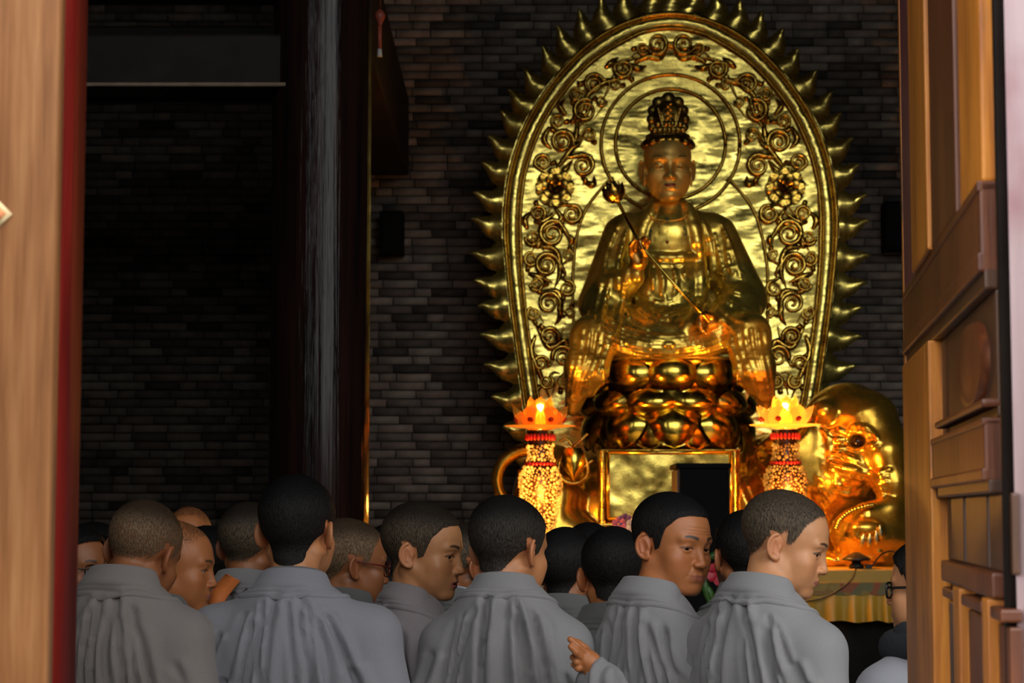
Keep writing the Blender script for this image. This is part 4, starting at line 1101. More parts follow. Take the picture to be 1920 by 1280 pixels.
# pendant leaf on the rump with its strap
pl = tag(empty('harness_pendant', tuple(ep(1075, 868, .58))), 'pointed golden leaf pendant hanging by straps on the elephant\'s rump', 'pendant'); P0 = np.array(pl.location)
V, Q = petal_vq(.15, .20, -.035, 9, 10, tip=.95); V[:, 2] = .09 - V[:, 2]
link('pendant_leaf', np_mesh('pendant_leaf', V + (0, -.03, 0), Q), M['gold_bright'], pl)
rim = [(1075 + 27 * math.sin(a) * (1 - .25 * math.cos(a)), 868 - 34 * math.cos(a) + 4) for a in np.linspace(.3, 2 * PI - .3, 26)]
tube('pendant_rim', [ep(x, y, .60) - P0 for x, y in rim], .010, M['gold_relief'], pl, 8)
for a in ([(1075, 838), (1062, 822), (1050, 828)], [(1075, 838), (1088, 826), (1102, 812)], [(1075, 902), (1090, 880), (1112, 862)]): tube('strap', [ep(x, y, .60) - P0 for x, y in spl(a, 10)], .009, M['gold_relief'], pl, 8)

# ---- lotus lamps on glowing vases
M['lamp_red'] = emit('red_lamp_beads', (.40, .010, .006), .10)
M['lamp_dark'] = plain('lamp_dark_glass', (.02, .006, .001), .35)
def amber(name, s):
    m, nt, b = nodes(name); b.inputs['Base Color'].default_value = (.95, .40, .05, 1); b.inputs['Roughness'].default_value = .2
    b.inputs['Transmission Weight'].default_value = .75; b.inputs['IOR'].default_value = 1.25
    b.inputs['Emission Color'].default_value = (1, .34, .03, 1); lw = N(nt, 'ShaderNodeLayerWeight'); lw.inputs[0].default_value = .35
    nt.links.new(ramp(nt, lw.outputs['Facing'], [(.0, (s * .45,) * 3), (.5, (s,) * 3), (.85, (min(1, s * 2.2),) * 3)]).outputs[0], b.inputs['Emission Strength']); return m
def round_petal_vq(w, h, cup, n=11, m=12):
    V = []
    for i in range(m + 1):
        v = i / m; ww = w * .5 * math.sin(PI * min(.16 + .84 * v, 1)) ** .62 + .0005
        for j in range(n):
            u = -1 + 2 * j / (n - 1); V.append((ww * u, cup * (1 - u * u) * math.sin(PI * (.12 + .86 * v)), h * v * (1 - .05 * u * u)))
    i = np.arange(m)[:, None] * n; j = np.arange(n - 1)[None, :]
    return np.array(V), np.stack([i + j, i + j + 1, i + n + j + 1, i + n + j], -1).reshape(-1, 4)
def bead_mat(name, s0, s1):
    m, nt, b = nodes(name); n = noise(nt, 17, 3, (1, 1, 1)); 
    lw = N(nt, 'ShaderNodeLayerWeight'); lw.inputs[0].default_value = .45
    r = ramp(nt, n.outputs[0], [(.34, (s0,) * 3), (.68, (s1,) * 3)])
    c = ramp(nt, lw.outputs['Facing'], [(.0, (1, .52, .08)), (.35, (1, .32, .02)), (.8, (.5, .08, .003))])
    nt.links.new(c.outputs[0], b.inputs['Emission Color']); nt.links.new(r.outputs[0], b.inputs['Emission Strength']); b.inputs['Base Color'].default_value = (.10, .035, .004, 1); b.inputs['Roughness'].default_value = .2
    return m
VPROF = [(26, 806), (25, 812), (23, 826), (21, 846), (24, 862), (30, 876), (37, 890), (39, 904), (37, 922), (33, 950), (27, 978), (20, 1005), (15, 1024), (20, 1040), (32, 1056), (34, 1062)]
def lamp(pxc, dy, label, glow, vase_glow, W, yl):
    c = pt(pxc, 780 + dy, yl); k = yl / FPX
    e = tag(empty('lotus_lamp', (c[0], yl, ZA)), label, 'lamp', 'lotus lamps on the altar')
    zz = lambda y: zat(y + dy, yl) - ZA
    prof = [(r * k, zz(y)) for r, y in VPROF[:-1]] + [(34 * k, max(zz(1062), 0.0)), (34 * k, 0), (.001, 0)]
    prof = prof[::-1]
    lathe('vase', prof, M['lamp_dark'], e, 40)
    # glowing glass beads set close together on the vase wall
    rs4 = np.random.RandomState(pxc); P, Rr = [], []
    ys = np.array([y for _, y in VPROF]); rr = np.array([r for r, _ in VPROF])
    tries = 0
    for size, cnt in ((4.6, 90), (3.2, 260), (2.0, 700)):
        for _ in range(cnt * 12):
            if cnt <= 0: break
            y = 832 + (1018 - 832) * rs4.rand(); a = rs4.rand() * 2 * PI; r = np.interp(y, ys, rr) + .6
            if 862 < y < 874: continue
            p = np.array((r * math.cos(a), r * math.sin(a), -y))
            if P and (np.linalg.norm(np.array(P) - p, axis=1) < np.array(Rr) * .96 + size * .96).any(): continue
            P.append(p); Rr.append(size); cnt -= 1
    bv, bq = lathe_vq([(.02, 1), (.6, .8), (.95, .3), (.95, -.3), (.6, -.8), (.02, -1)], 8); VV, QQ = [], []
    for i, (p, r) in enumerate(zip(P, Rr)):
        VV.append(bv * r * k + np.array((p[0] * k, p[1] * k, zz(-p[2])))); QQ.append(bq + i * len(bv))
    o = link('glass_bead', np_mesh('glass_bead', np.vstack(VV), np.vstack(QQ)), M[vase_glow], e); o['kind'] = 'stuff'
    for y, n, rad in ((818, 22, 26), (868, 24, 27)):
        th = np.arange(n) * 2 * PI / n; tv, tq = [], []
        for i, t in enumerate(th): tv.append(bv * np.array((3.4, 3.4, 6.5 if y == 818 else 4)) * k + np.array((rad * k * math.cos(t), rad * k * math.sin(t), zz(y)))); tq.append(bq + i * len(bv))
        link('red_bead_ring', np_mesh('red_bead_ring', np.vstack(tv), np.vstack(tq)), M['lamp_red'], e)
    lathe('saucer', [(.01, zz(803)), (30 * k, zz(801)), (66 * k, zz(797)), (67 * k, zz(796)), (30 * k, zz(798)), (.01, zz(799))], M[W], e, 48)
    for n, r0, w, h, tilt, z in ((8, 20, 46, 54, 40, 801), (6, 9, 44, 60, 12, 800)):
        V, Q = round_petal_vq(w * k, h * k, -11 * k); pm = np_mesh('petal', V, Q); pm.materials.append(M[W])
        for q_ in range(n):
            p = link('petal', pm, None, e); p.matrix_local = Matrix.Translation((0, 0, zz(z))) @ Matrix.Rotation(2 * PI * (q_ + .5 * (n == 8)) / n, 4, 'Z') @ Matrix.Translation((0, -r0 * k, 0)) @ Matrix.Rotation(R_(tilt), 4, 'X')
            V2, Q2 = lathe_vq([(.001, .004), (6 * k, .002), (6 * k, -.002), (.001, -.004)], 10)
            if n == 8:
                b_ = link('jewel', np_mesh('jewel', V2 @ rot('X', 90).T, Q2), M['lamp_red'], p); b_.location = (0, -13 * k, 30 * k)
    lathe('bulb', [(.001, zz(764)), (4 * k, zz(766)), (5.5 * k, zz(772)), (5.5 * k, zz(790)), (4 * k, zz(798))], M['bulb'], e, 16)
    for zc, pw, rad in ((761, glow * 1.5, .012), (930, glow * 1.0, .05)):
        l = bpy.data.lights.new('lamp_light', 'POINT'); l.energy = pw; l.color = (1, .40, .06); l.shadow_soft_size = rad
        lo = bpy.data.objects.new('lamp_light', l); COL.objects.link(lo); lo.parent = e
        lo.location = (0, 0 if zc == 761 else -.24, zz(zc))
M['bulb'] = emit('lamp_bulb', (1, .82, .45), 14)
M['amber_left'] = amber('amber_glass_dim', .12); M['amber_right'] = amber('amber_glass_bright', 1.1)
M['beads_left'] = bead_mat('glowing_beads_bright', .3, 2.8); M['beads_right'] = bead_mat('glowing_beads_dim', .06, .8)
lamp(1013, 2, 'tall lotus lamp on a brightly glowing beaded vase beside the elephant\'s tail', 22, 'beads_left', 'amber_left', 11.5)
lamp(1472, 0, 'lotus lamp with bright amber petals and dimmer vase before the elephant\'s head', 26, 'beads_right', 'amber_right', 11.5)

# ---- black cabinet standing in front of the altar
c = pt(1321, 868, 10.75); cab = tag(empty('black_cabinet', (c[0], 10.75, 0)), 'tall plain black cabinet standing before the golden saddle panel', 'cabinet')
M['cab_side'] = plain('cabinet_brown_reflection', (.06, .022, .012), .5)  # brown-red of this side is a reflection put into the base colour
w = 47 * 10.75 / FPX
box('cabinet_body', (-w, .0, .06), (w, .40, c[2] - .03), M['black_box'], cab, .006)
box('side_panel', (-w - .012, .015, .07), (-w + .002, .39, c[2] - .035), M['cab_side'], cab, .003)
box('cabinet_top', (-w - .02, -.012, c[2] - .03), (w + .01, .42, c[2]), M['black_box'], cab, .008)
box('plinth', (-w - .01, .01, 0), (w + .01, .40, .06), M['black_box'], cab, .004)

# ---- small things on the altar
M['flower_red'] = plain('red_petals', (.40, .01, .025), .5); M['flower_pink'] = plain('pink_petals', (.45, .12, .22), .5); M['flower_purple'] = plain('purple_petals', (.14, .06, .22), .5)
M['flower_white'] = plain('white_petals', (.62, .58, .55), .5); M['leaf_green'] = plain('green_leaves', (.035, .09, .015), .4); M['pot'] = plain('brown_pot', (.10, .04, .02), .4); M['flower_yellow'] = plain('yellow_petals', (.6, .35, .02), .5)
def bloom(par, loc, r, m, n=6, tilt=(0, 0), centre='flower_yellow'):
    b = empty('bloom', loc); b.parent = par; b.rotation_euler = (R_(tilt[0]), R_(tilt[1]), 0)
    V, Q = petal_vq(r * .95, r, -r * .18, 5, 5); pm = np_mesh('petal', V, Q); pm.materials.append(m)
    for k in range(n):
        p = link('petal', pm, None, b); p.matrix_local = Matrix.Rotation(2 * PI * k / n, 4, 'Y') @ Matrix.Translation((0, 0, r * .1)) @ Matrix.Rotation(R_(22), 4, 'X')
    V, Q = lathe_vq([(.001, r * .3), (r * .16, r * .22), (r * .2, 0)], 8); link('stamen', np_mesh('stamen', V @ rot('X', 90).T, Q), M[centre], b)
def bouquet(px, py, y, base, label, spec, leaves):
    c = pt(px, py, y); e = tag(empty('flower_arrangement', (c[0], y, base)), label, 'flowers'); B = np.array(e.location)
    lathe('pot', [(.001, 0), (.05, 0), (.07, .05), (.075, .10), (.06, .12), (.001, .11)], M['pot'], e, 20)
    for x, yy, r, m in spec:
        p = pt(x, yy, y - .06) - B; bloom(e, tuple(p), r, M[m], tilt=(8, 12 * (x - px) / 30))
        tube('stem', [(0, 0, .08), (p[0] * .4, p[1] * .4, .08 + (p[2] - .08) * .5), tuple(p + (0, .01, 0))], .004, M['leaf_green'], e, 6)
    for a in leaves:
        P = [pt(x, yy, y - .03) - B for x, yy in spl(a, 10)]
        tube('leaf', P, np.sin(np.linspace(.15, 3.0, 10)) * .016 + .002, M['leaf_green'], e, 6)
bouquet(1347, 1130, 8.2, 0.0, 'deep red flower with long green leaves seen right of the older woman\'s chin', [(1347, 1072, .050, 'flower_red')],
        [[(1318, 1052), (1345, 1040), (1368, 1052)], [(1330, 1070), (1322, 1100), (1334, 1140)], [(1362, 1064), (1376, 1090), (1366, 1120)], [(1340, 1140), (1330, 1110), (1316, 1090)]])
bouquet(1182, 1010, YA + .25, ZA, 'small arrangement of red, white and purple flowers on the altar below the golden panel', [(1204, 968, .05, 'flower_red'), (1172, 975, .04, 'flower_purple'), (1188, 984, .045, 'flower_white'), (1160, 982, .04, 'flower_pink'), (1198, 990, .035, 'flower_purple')], [[(1170, 1000), (1160, 985), (1150, 980)]])
bouquet(712, 1120, 8.0, 0.0, 'yellow and green flower arrangement in the dark beside the young nun\'s collar', [(705, 1082, .03, 'flower_yellow'), (714, 1096, .028, 'flower_yellow'), (699, 1100, .022, 'flower_yellow')], [[(690, 1100), (704, 1074), (716, 1070)], [(716, 1110), (722, 1090), (719, 1078)], [(694, 1130), (700, 1110), (710, 1090)]])
# dark domed lamp, leaf and cables at the altar edge
M['dark_metal'] = plain('dark_metal', (.03, .022, .018), .4); M['cable'] = plain('black_cable', (.012, .010, .009), .5); M['plug'] = plain('white_plug', (.5, .48, .44), .4)
yb = YA + .07; kb = yb / FPX; c = pt(1606, 1070, yb); dl = tag(empty('domed_lamp', (c[0], yb, ZA)), 'small dark domed lamp on a short stem at the altar edge beneath the elephant', 'lamp')
lathe('base', [(.001, .004), (13 * kb, .004), (14 * kb, 0), (13 * kb, .022), (9 * kb, .026), (8 * kb, .05), (.001, .05)], M['cable'], dl, 24)
lathe('dome', [(9 * kb, .040), (24 * kb, .046), (27 * kb, .050), (24 * kb, .060), (14 * kb, .078), (5 * kb, .090), (.001, .092)], M['dark_metal'], dl, 28)
box('switch_box', (.05, -.02, 0), (.085, .02, .022), M['cable'], dl, .003)
def cable(label, pts, r=.0045, mat='cable', yy=None):
    P = [pt(x, y, d) for x, y, d in pts]; e = tag(tube('cable', spl(P, 40), r, M[mat], None, 8), label, 'cable'); return e
cable('black cable sagging from the domed lamp across the yellow altar cloth to the left', [(1606, 1064, YA + .05), (1604, 1068, YA - .004), (1598, 1084, YA - .036), (1575, 1104, YA - .045), (1545, 1120, YA - .05), (1515, 1126, YA - .05), (1480, 1130, YA - .05), (1440, 1136, YA - .05)])
cable('black cable looping up from the altar edge to the white plug by the right door', [(1636, 1060, YA + .10), (1652, 1040, YA + .15), (1672, 1033, YA + .18), (1686, 1044, YA + .15), (1694, 1062, YA + .10)])
cable('second black cable lying on the altar cloth left of the domed lamp', [(1596, 1070, YA + .10), (1580, 1071, YA + .08), (1560, 1073, YA + .07), (1540, 1071, YA + .09), (1525, 1069, YA + .10)])
c = pt(1688, 1067, YA + .09); pg = tag(empty('plug', (c[0], YA + .09, ZA)), 'white plug lying at the altar edge near the right door', 'plug')
box('plug_body', (-.03, -.012, .0), (.03, .012, .022), M['plug'], pg, .005); box('plug_tail', (.028, -.006, .005), (.05, .006, .016), M['cable'], pg, .002)
c = pt(1530, 1066, YA + .06); lf = tag(empty('fallen_leaf', (c[0], YA + .06, ZA + .004)), 'long green leaf lying at the altar edge beside the leaning nun\'s nose', 'leaf')
V, Q = petal_vq(.05, .17, -.008, 7, 9, tip=.95); link('leaf_blade', np_mesh('leaf_blade', np.stack([V[:, 2] - .085, V[:, 0], .012 - V[:, 1] + .02 * ((V[:, 2] - .085) / .085) ** 2], 1), Q), M['leaf_green'], lf)
V2 = spl([(-.1, 0, .022), (-.03, 0, .019), (.06, 0, .026)], 8); tube('midrib', V2, .0025, M['leaf_green'], lf, 6)
bpy.context.view_layer.update()
# ------------------------------------------------------------------ people
M['skin'] = attr_mat('skin', .48, 350, .12, .0012, sub=.05, var=.10, vscale=60)
def hair_mat(name, c0, c1, skin):
    m, nt, b = nodes(name)
    a = N(nt, 'ShaderNodeAttribute'); a.attribute_name = 'col'
    tc = N(nt, 'ShaderNodeTexCoord'); sx = N(nt, 'ShaderNodeSeparateXYZ'); nt.links.new(tc.outputs['Object'], sx.inputs[0])
    n1 = noise(nt, 420, 2, (1, 1, .22)); n2 = noise(nt, 45, 3)
    sp_ = N(nt, 'ShaderNodeSeparateColor'); nt.links.new(a.outputs['Color'], sp_.inputs[0])
    c2 = tuple(x * .35 for x in c0)
    nt.links.new(mix(nt, sp_.outputs[1], ramp(nt, n1.outputs[0], [(.35, c0), (.68, c1)]).outputs[0], ramp(nt, n1.outputs[0], [(.35, c2), (.72, c0)]).outputs[0]), b.inputs['Base Color'])
    b.inputs['Roughness'].default_value = .6; b.inputs['Specular IOR Level'].default_value = .18
    # hair covers the scalp only as densely as it grows
    th = N(nt, 'ShaderNodeMath'); th.operation = 'MULTIPLY_ADD'; th.inputs[1].default_value = 1.5; th.inputs[2].default_value = -.46
    nt.links.new(sp_.outputs[0], th.inputs[0])
    ad = N(nt, 'ShaderNodeMath'); ad.operation = 'ADD'; nt.links.new(th.outputs[0], ad.inputs[0]); nt.links.new(n1.outputs[0], ad.inputs[1])
    al = ramp(nt, ad.outputs[0], [(.42, (0, 0, 0)), (.66, (1, 1, 1))])
    nt.links.new(al.outputs[0], b.inputs['Alpha'])
    bump(nt, b, n1.outputs[0], .7, .004); return m
M['hair_black'] = hair_mat('clipped_black_hair', (.006, .005, .005), (.022, .018, .015), 0)
M['hair_soft'] = hair_mat('short_dark_brown_hair', (.026, .018, .011), (.130, .092, .058), 0)
M['hair_brown'] = hair_mat('cropped_brown_black_hair', (.011, .009, .007), (.055, .043, .032), 0)
M['hair_stubble'] = hair_mat('grey_brown_stubble', (.070, .042, .023), (.25, .158, .088), 0)
def cloth(name, col):
    m, nt, b = nodes(name); n = noise(nt, 2.2, 3); w = noise(nt, 420, 2, (1, 1, .16)); w2 = noise(nt, 420, 2, (.16, .16, 1))
    c0 = tuple(x * .90 for x in col); nt.links.new(mix(nt, .22, ramp(nt, n.outputs[0], [(.3, c0), (.7, col)]).outputs[0], mix(nt, w.outputs[0], tuple(x * .6 for x in col), tuple(x * 1.35 for x in col))), b.inputs['Base Color'])
    b.inputs['Roughness'].default_value = .85; b.inputs['Sheen Weight'].default_value = .12
    bump(nt, b, w2.outputs[0], .15, .001); return m
ROBE = {k: cloth('robe_' + k, c) for k, c in dict(blue_grey=(.245, .240, .265), grey=(.235, .226, .228), warm_grey=(.235, .205, .19), mauve_grey=(.265, .232, .240), dark_grey=(.13, .128, .125), blue=(.14, .18, .23)).items()}
M['scarf'] = plain('black_knit_scarf', (.012, .014, .018), .9, bmp=.6, bscale=160, dist=.004)
M['orange_cloth'] = plain('orange_strap', (.62, .16, .03), .7, bmp=.2)
M['white_shirt'] = plain('pale_blue_shirt', (.40, .45, .55), .8)
def eye_me():
    th = 24; V, Q = lathe_vq([(.0003, 1), (.18, .983), (.30, .954), (.42, .907), (.46, .888), (.60, .8), (.8, .6), (.95, .312), (1, 0), (.8, -.6), (.0003, -1)], 28)
    r = np.hypot(V[:, 0], V[:, 1]); c = np.where(((r < .44) & (V[:, 2] > 0))[:, None], np.array([[.022, .012, .008]]), np.array([[.34, .29, .26]]))
    c = np.where(((r < .2) & (V[:, 2] > 0))[:, None], np.array([[.004, .003, .003]]), c)
    V = V @ rot('X', -90).T if False else np.stack([V[:, 0], V[:, 2], -V[:, 1]], 1)
    return np_mesh('eye', V * .0123, Q, True, c)
M['eye'] = attr_mat('eye', .08, 50, 0, .001, var=0.); EYE = eye_me(); EYE.materials.append(M['eye'])

def scone(a, b, ra, rb, ys):
    """tapered column flattened along y"""
    a = np.array(a, float); b = np.array(b, float); f0, lo, hi = cone((a[0], a[1] / ys, a[2]), (b[0], b[1] / ys, b[2]), ra, rb)
    def f(X, Y, Z): return f0(X, Y / ys, Z) * ys
    lo = lo.copy(); hi = hi.copy(); lo[1] *= ys; hi[1] *= ys
    return f, lo, hi

def robe_mesh(zN, B, seed, h, low):
    """the upper part of a wide-sleeved robe in the body's frame (faces +y, neck base at z=zN)"""
    rr = np.random.RandomState(seed); sw = B.get('sw', .185); fat = B.get('fat', 1.); dr = B.get('drop', .072)
    zlo = zN - low; el = B.get('elbow', .25)
    F = Field((-.45, -.34, zlo), (.45, .42, zN + .05), h)
    F.add(ell((0, .0, zN - .25), (.185 * fat, .125 * fat, .28)), .03)
    F.add(ell((0, -.045, zN - .11), (.150 * fat, .085 * fat, .12)), .05)
    F.add(ell((0, .035, zN - .14), (.13 * fat, .08, .12)), .05)
    F.add(cone((-.03, -.035, zN - .015), (.03, -.035, zN - .015), .066, .066), .04)
    F.add(scone((0, .0, zN - .42), (0, .0, zlo - .3), .19 * fat, .24 * fat, .72), .06)
    for s in (-1, 1):
        F.add(cone((s * .05, -.025, zN - .035), (s * sw, -.01, zN - dr), .048, .052), .06)
        A = B.get('armL' if s < 0 else 'armR')
        sh = np.array((s * sw, -.01, zN - dr - .015))
        if A is None: eb = np.array((s * (sw + .055), -.035, zN - .36)); wr = np.array((s * .10, .20, zN - .43))
        else: eb, wr = np.array(A[0]), np.array(A[1])
        F.add(cone(sh, eb, .064 * fat, .074 * fat), .05); F.add(cone(eb, wr, .070, .052 if A is not None else .085), .045)
        if A is None: F.add(ell((s * .15, .12, zN - .52), (.08, .12, .14)), .05)
        F.add(ell((s * (sw + .03), -.02, zN - .40), (.085, .09, .16)), .07)
    v, q = F.mesh(); n = normals(v, q)
    # pleats: fans from the collar down the back, and pulls round the shoulders and sleeves
    D = np.zeros(len(v)); x, y, z = v[:, 0], v[:, 1], v[:, 2] + .8 * np.clip(v[:, 1] + .12, 0, .14); back = sst(.12, -.22, n[:, 1]); front = sst(.02, .45, n[:, 1])
    def fold(p, w, a, mask, ridge=.7):
        P = spl(p, 14); d = np.full(len(v), 9.); sd = np.zeros(len(v)); tt = np.zeros(len(v))
        for i in range(13):
            ax_, az = P[i]; bx, bz = P[i + 1]; ex, ez = bx - ax_, bz - az; L2 = ex * ex + ez * ez + 1e-9
            t = np.clip(((x - ax_) * ex + (z - az) * ez) / L2, 0, 1); qx, qz = x - ax_ - t * ex, z - az - t * ez
            dd = np.hypot(qx, qz); cl = dd < d; d = np.where(cl, dd, d); sd = np.where(cl, np.sign(ex * qz - ez * qx) * dd, sd); tt = np.where(cl, (i + t) / 13, tt)
        env = sst(0, .07, tt) * (1 - sst(.72, 1.0, tt)) * mask
        D[:] += a * env * (-np.exp(-(sd / w) ** 2) + ridge * np.exp(-((sd - 1.9 * w) / (1.25 * w)) ** 2) + ridge * .5 * np.exp(-((sd + 1.9 * w) / (1.4 * w)) ** 2))
    nf = B.get('folds', 8); amp = B.get('amp', 1.) * 1.25
    for s in (-1, 1):
        for k in range(nf):
            u = (k + .3 * rr.rand()) / nf
            x0 = s * (.012 + .085 * u) + .008 * rr.randn(); z0 = zN + .045 - .05 * u - .05 * rr.rand() ** 2; x1 = s * (.03 + .20 * u ** 1.15) + .012 * rr.randn(); L = .24 + .34 * rr.rand()
            fold([(x0, z0), (x0 * .55 + x1 * .45 + s * .012 * rr.randn(), z0 - L * .45), (x1, z0 - L)], .0055 + .0055 * rr.rand(), amp * (.0045 + .0065 * rr.rand()), back)
        for k in range(5):
            x0 = s * (.135 + .03 * rr.rand()); z0 = zN - .10 - .045 * k + .02 * rr.randn()
            fold([(x0, z0), (x0 + s * .03, z0 - .07), (x0 + s * (.02 + .05 * rr.rand()), z0 - .17 - .06 * rr.rand())], .007 + .006 * rr.rand(), amp * (.005 + .006 * rr.rand()), back)
        for k in range(6):
            x0 = s * (.05 + .15 * rr.rand()); z0 = zN - .06 - .12 * rr.rand()
            fold([(x0, z0), (x0 * .9 + s * .01, z0 - .12), (x0 * .85, z0 - .28)], .010, amp * .006, front)
    for f in B.get('extra', ()): fold(f[0], f[1], f[2], back)
    if B.get('seam', True): D -= .0022 * np.exp(-((x + .004 * np.sin(z * 9) - B.get('seamx', .0)) / .0024) ** 2) * back * sst(zN - .06, zN - .12, z)
    arm = sst(sw - .03, sw + .02, np.abs(x))
    D += amp * .0035 * np.sin((z + y * .6 + .35 * np.abs(x)) * 62 + rr.rand() * 6 + 1.5 * np.sin(y * 25)) * arm * sst(zN - .12, zN - .24, z)
    return v + n * D[:, None], q

def skirt_mesh(zN, low, fat):
    prof = []; n = 40; V = []
    zt = zN - low + .015
    for k, z in enumerate(np.linspace(zt, .04, 9)):
        t = k / 8; r = .215 * fat + .06 * t
        for a in np.arange(n) * 2 * PI / n:
            w = 1 + .035 * math.sin(9 * a + 1.3) * t + .02 * math.sin(17 * a) * t
            V.append((r * w * math.cos(a) * 1.08, r * w * math.sin(a) * .74, z))
    i = np.arange(8)[:, None] * n; j = np.arange(n)[None, :]; j2 = (j + 1) % n
    return np.array(V), np.stack([i + n + j, i + n + j2, i + j2, i + j], -1).reshape(-1, 4)

def collar_vq(prof, drop, open_, n=48, ysc=.86, twist=0.):
    """standing collar: profile (r, z) lofted round the neck from the nape; dips and crosses in front"""
    th = np.linspace(-open_, open_, n); V = []
    for t in th:
        a = math.radians(t) - PI / 2; f = sst(70, 165, abs(t)); s = 1 if t > 0 else -1
        for r, z in prof:
            V.append((r * (1 - .12 * f) * math.cos(a) , r * ysc * math.sin(a) + .02 * f + .012 * f * (t > 0), z - drop * f))
    m = len(prof); i = np.arange(n - 1)[:, None] * m; j = np.arange(m - 1)[None, :]
    return np.array(V), np.stack([i + j, i + m + j, i + m + j + 1, i + j + 1], -1).reshape(-1, 4)
COLLAR = [(.118, -.026), (.1225, -.0215), (.1195, -.0145), (.1165, -.0130), (.1155, -.0115), (.1165, -.0095), (.1130, -.0035), (.1090, -.0030), (.1085, -.0010), (.1085, .0015), (.103, .012), (.0955, .027), (.0875, .043), (.0850, .048), (.0825, .0485), (.081, .044), (.086, .030), (.092, .012)]
PEOPLE = []
def person(cx, crown, Y, label, yaw=0, pitch=0, roll=0, byaw=None, H=dict(), hair='hair_black', robe='grey', B=dict(), seed=1, res=.0026, lean=.0, scale=1., rh=.009, nod=.0, collar=True, eyes=False, group=None, colz=0., neckz=-.03, inner=None, shift=(0, 0)):
    """cx, crown: head centre and crown in the photograph at depth Y; yaw 0 looks away from the door, 90 to the right, 180 at the door"""
    byaw = yaw * .5 if byaw is None else byaw
    Rh = Matrix.Rotation(R_(-yaw), 3, 'Z') @ Matrix.Rotation(R_(-pitch), 3, 'X') @ Matrix.Rotation(R_(roll), 3, 'Y')
    Rb = Matrix.Rotation(R_(-byaw), 3, 'Z')
    top = pt(cx, crown, Y); head = top - np.array((0, 0, .121 * scale))
    # the neck base: below and behind the head, in the body's direction
    off = Rb @ Vector((0, -.050 - lean - .0007 * max(pitch, 0), -.163 - neckz)) * scale
    nb_w = Vector(head) + off
    zN = nb_w.z; foot = Vector((nb_w.x, nb_w.y, 0)) + Rb @ Vector((0, .035, 0)) + Vector((shift[0], shift[1], 0))
    p = tag(empty('person', tuple(foot), R_(-byaw)), label, 'person', group)
    nb_h = Rh.inverted() @ (nb_w - Vector(head)) / scale
    v, q = make_head(res, H, tuple(nb_h)); n = normals(v, q); c = head_paint(v, H)
    Mh = np.array(Rb.inverted() @ Rh); hb = np.array(Rb.inverted() @ (Vector(head) - foot))
    tf = lambda a: (a * scale) @ Mh.T + hb
    # plain trunk under the clothes, reaching the ground on two legs
    zn = zN
    tr = Field((-.22, -.16, -.01), (.22, .24, zn + .03), .02)
    tr.add(ell((0, .0, zn - .26), (.105, .065, .24)), .03); tr.add(cone((0, -.02, zn - .03), (0, -.01, zn - .10), .045, .06), .03)
    for s in (-1, 1):
        tr.add(cone((s * .08, .0, zn - .50), (s * .085, .01, .09), .075, .045), .04); tr.add(cone((s * .085, -.02, .04), (s * .095, .14, .03), .038, .034), .02)
    tv, tq = tr.mesh()
    parts = [(tf(v), q), (tv, tq)]; cols = [c, np.tile(np.array(H.get('skin', (.50, .27, .155))), (len(tv), 1))]
    for hv, hq in B.get('hands', ()): 
        hv = (np.array(Rb.inverted()) @ (hv - np.array(foot)).T).T; parts.append((hv, hq)); cols.append(np.tile(np.array(H.get('skin', (.50, .27, .155))) * 1.02, (len(hv), 1)))
    V, Q = merge(parts)
    bo = link('body', np_mesh('body', V, Q, True, np.vstack(cols)), M['skin'], p)
    hv, hq, dens, ids = hair_shell(v, q, n, H)
    link('hair', np_mesh('hair', tf(hv), hq, True, dens), M[hair], p)
    if eyes:
        for s in (-1, 1):
            e = link('eye', EYE, None, p)
            g = H.get('gaze', (0, 0)); R4 = Matrix(Mh.tolist()) @ Matrix.Rotation(R_(-g[0]), 3, 'Z') @ Matrix.Rotation(R_(g[1]), 3, 'X')
            e.matrix_local = Matrix.Translation(tuple(tf(np.array([[s * .0315, .0730, -.0032]]))[0])) @ R4.to_4x4() @ Matrix.Scale(scale, 4)
    low = .46
    B2 = dict(B)
    for k in ('armL', 'armR'):
        if k in B: B2[k] = [np.array(Rb.inverted() @ (Vector(w) - foot)) for w in B[k]]
    nbl = Rb.inverted() @ (nb_w - foot)
    rv, rq = robe_mesh(zN, B2, seed, rh, low); rv[:, 0] += nbl.x * 1.0; rv[:, 1] += nbl.y + .035
    mat = ROBE[robe]
    link('robe', np_mesh('robe', rv, rq), mat, p)
    sv, sq = skirt_mesh(zN, low, B.get('fat', 1.)); link('robe_skirt', np_mesh('robe_skirt', sv, sq), mat, p)
    if collar:
        cv, cq = collar_vq(COLLAR, .10, 150)
        cm = Matrix.Translation((nbl.x, nbl.y + .012, zN + .012 + colz)) @ Matrix.Rotation(R_(B.get('ctilt', -16)), 4, 'X') @ Matrix.Rotation(R_(B.get('croll', 0)), 4, 'Y') @ Matrix.Scale(B.get('cs', .95), 4)
        # the band's lower edge lies on the robe
        tree = BVHTree.FromPolygons([Vector(w) for w in rv], [list(map(int, t)) for t in rq]); m_ = len(COLLAR); cw = np.array([cm @ Vector(w) for w in cv])
        for i_ in range(len(cw)):
            k_ = i_ % m_
            if k_ > 10: continue
            wgt = 1 - sst(3, 11, k_); hit, nn, _, _ = tree.find_nearest(Vector(cw[i_]))
            if hit is None: continue
            ref = (np.array(COLLAR[k_]) - np.array(COLLAR[0])); lift = (-.004, .004, .0055, .0055, .002, .0055, .0065, .006, .003, .007, .012)[k_]
            cw[i_] = cw[i_] * (1 - wgt) + (np.array(hit) + np.array(nn) * lift) * wgt if True else cw[i_]
        co = link('collar', np_mesh('collar', cw, cq), mat, p)
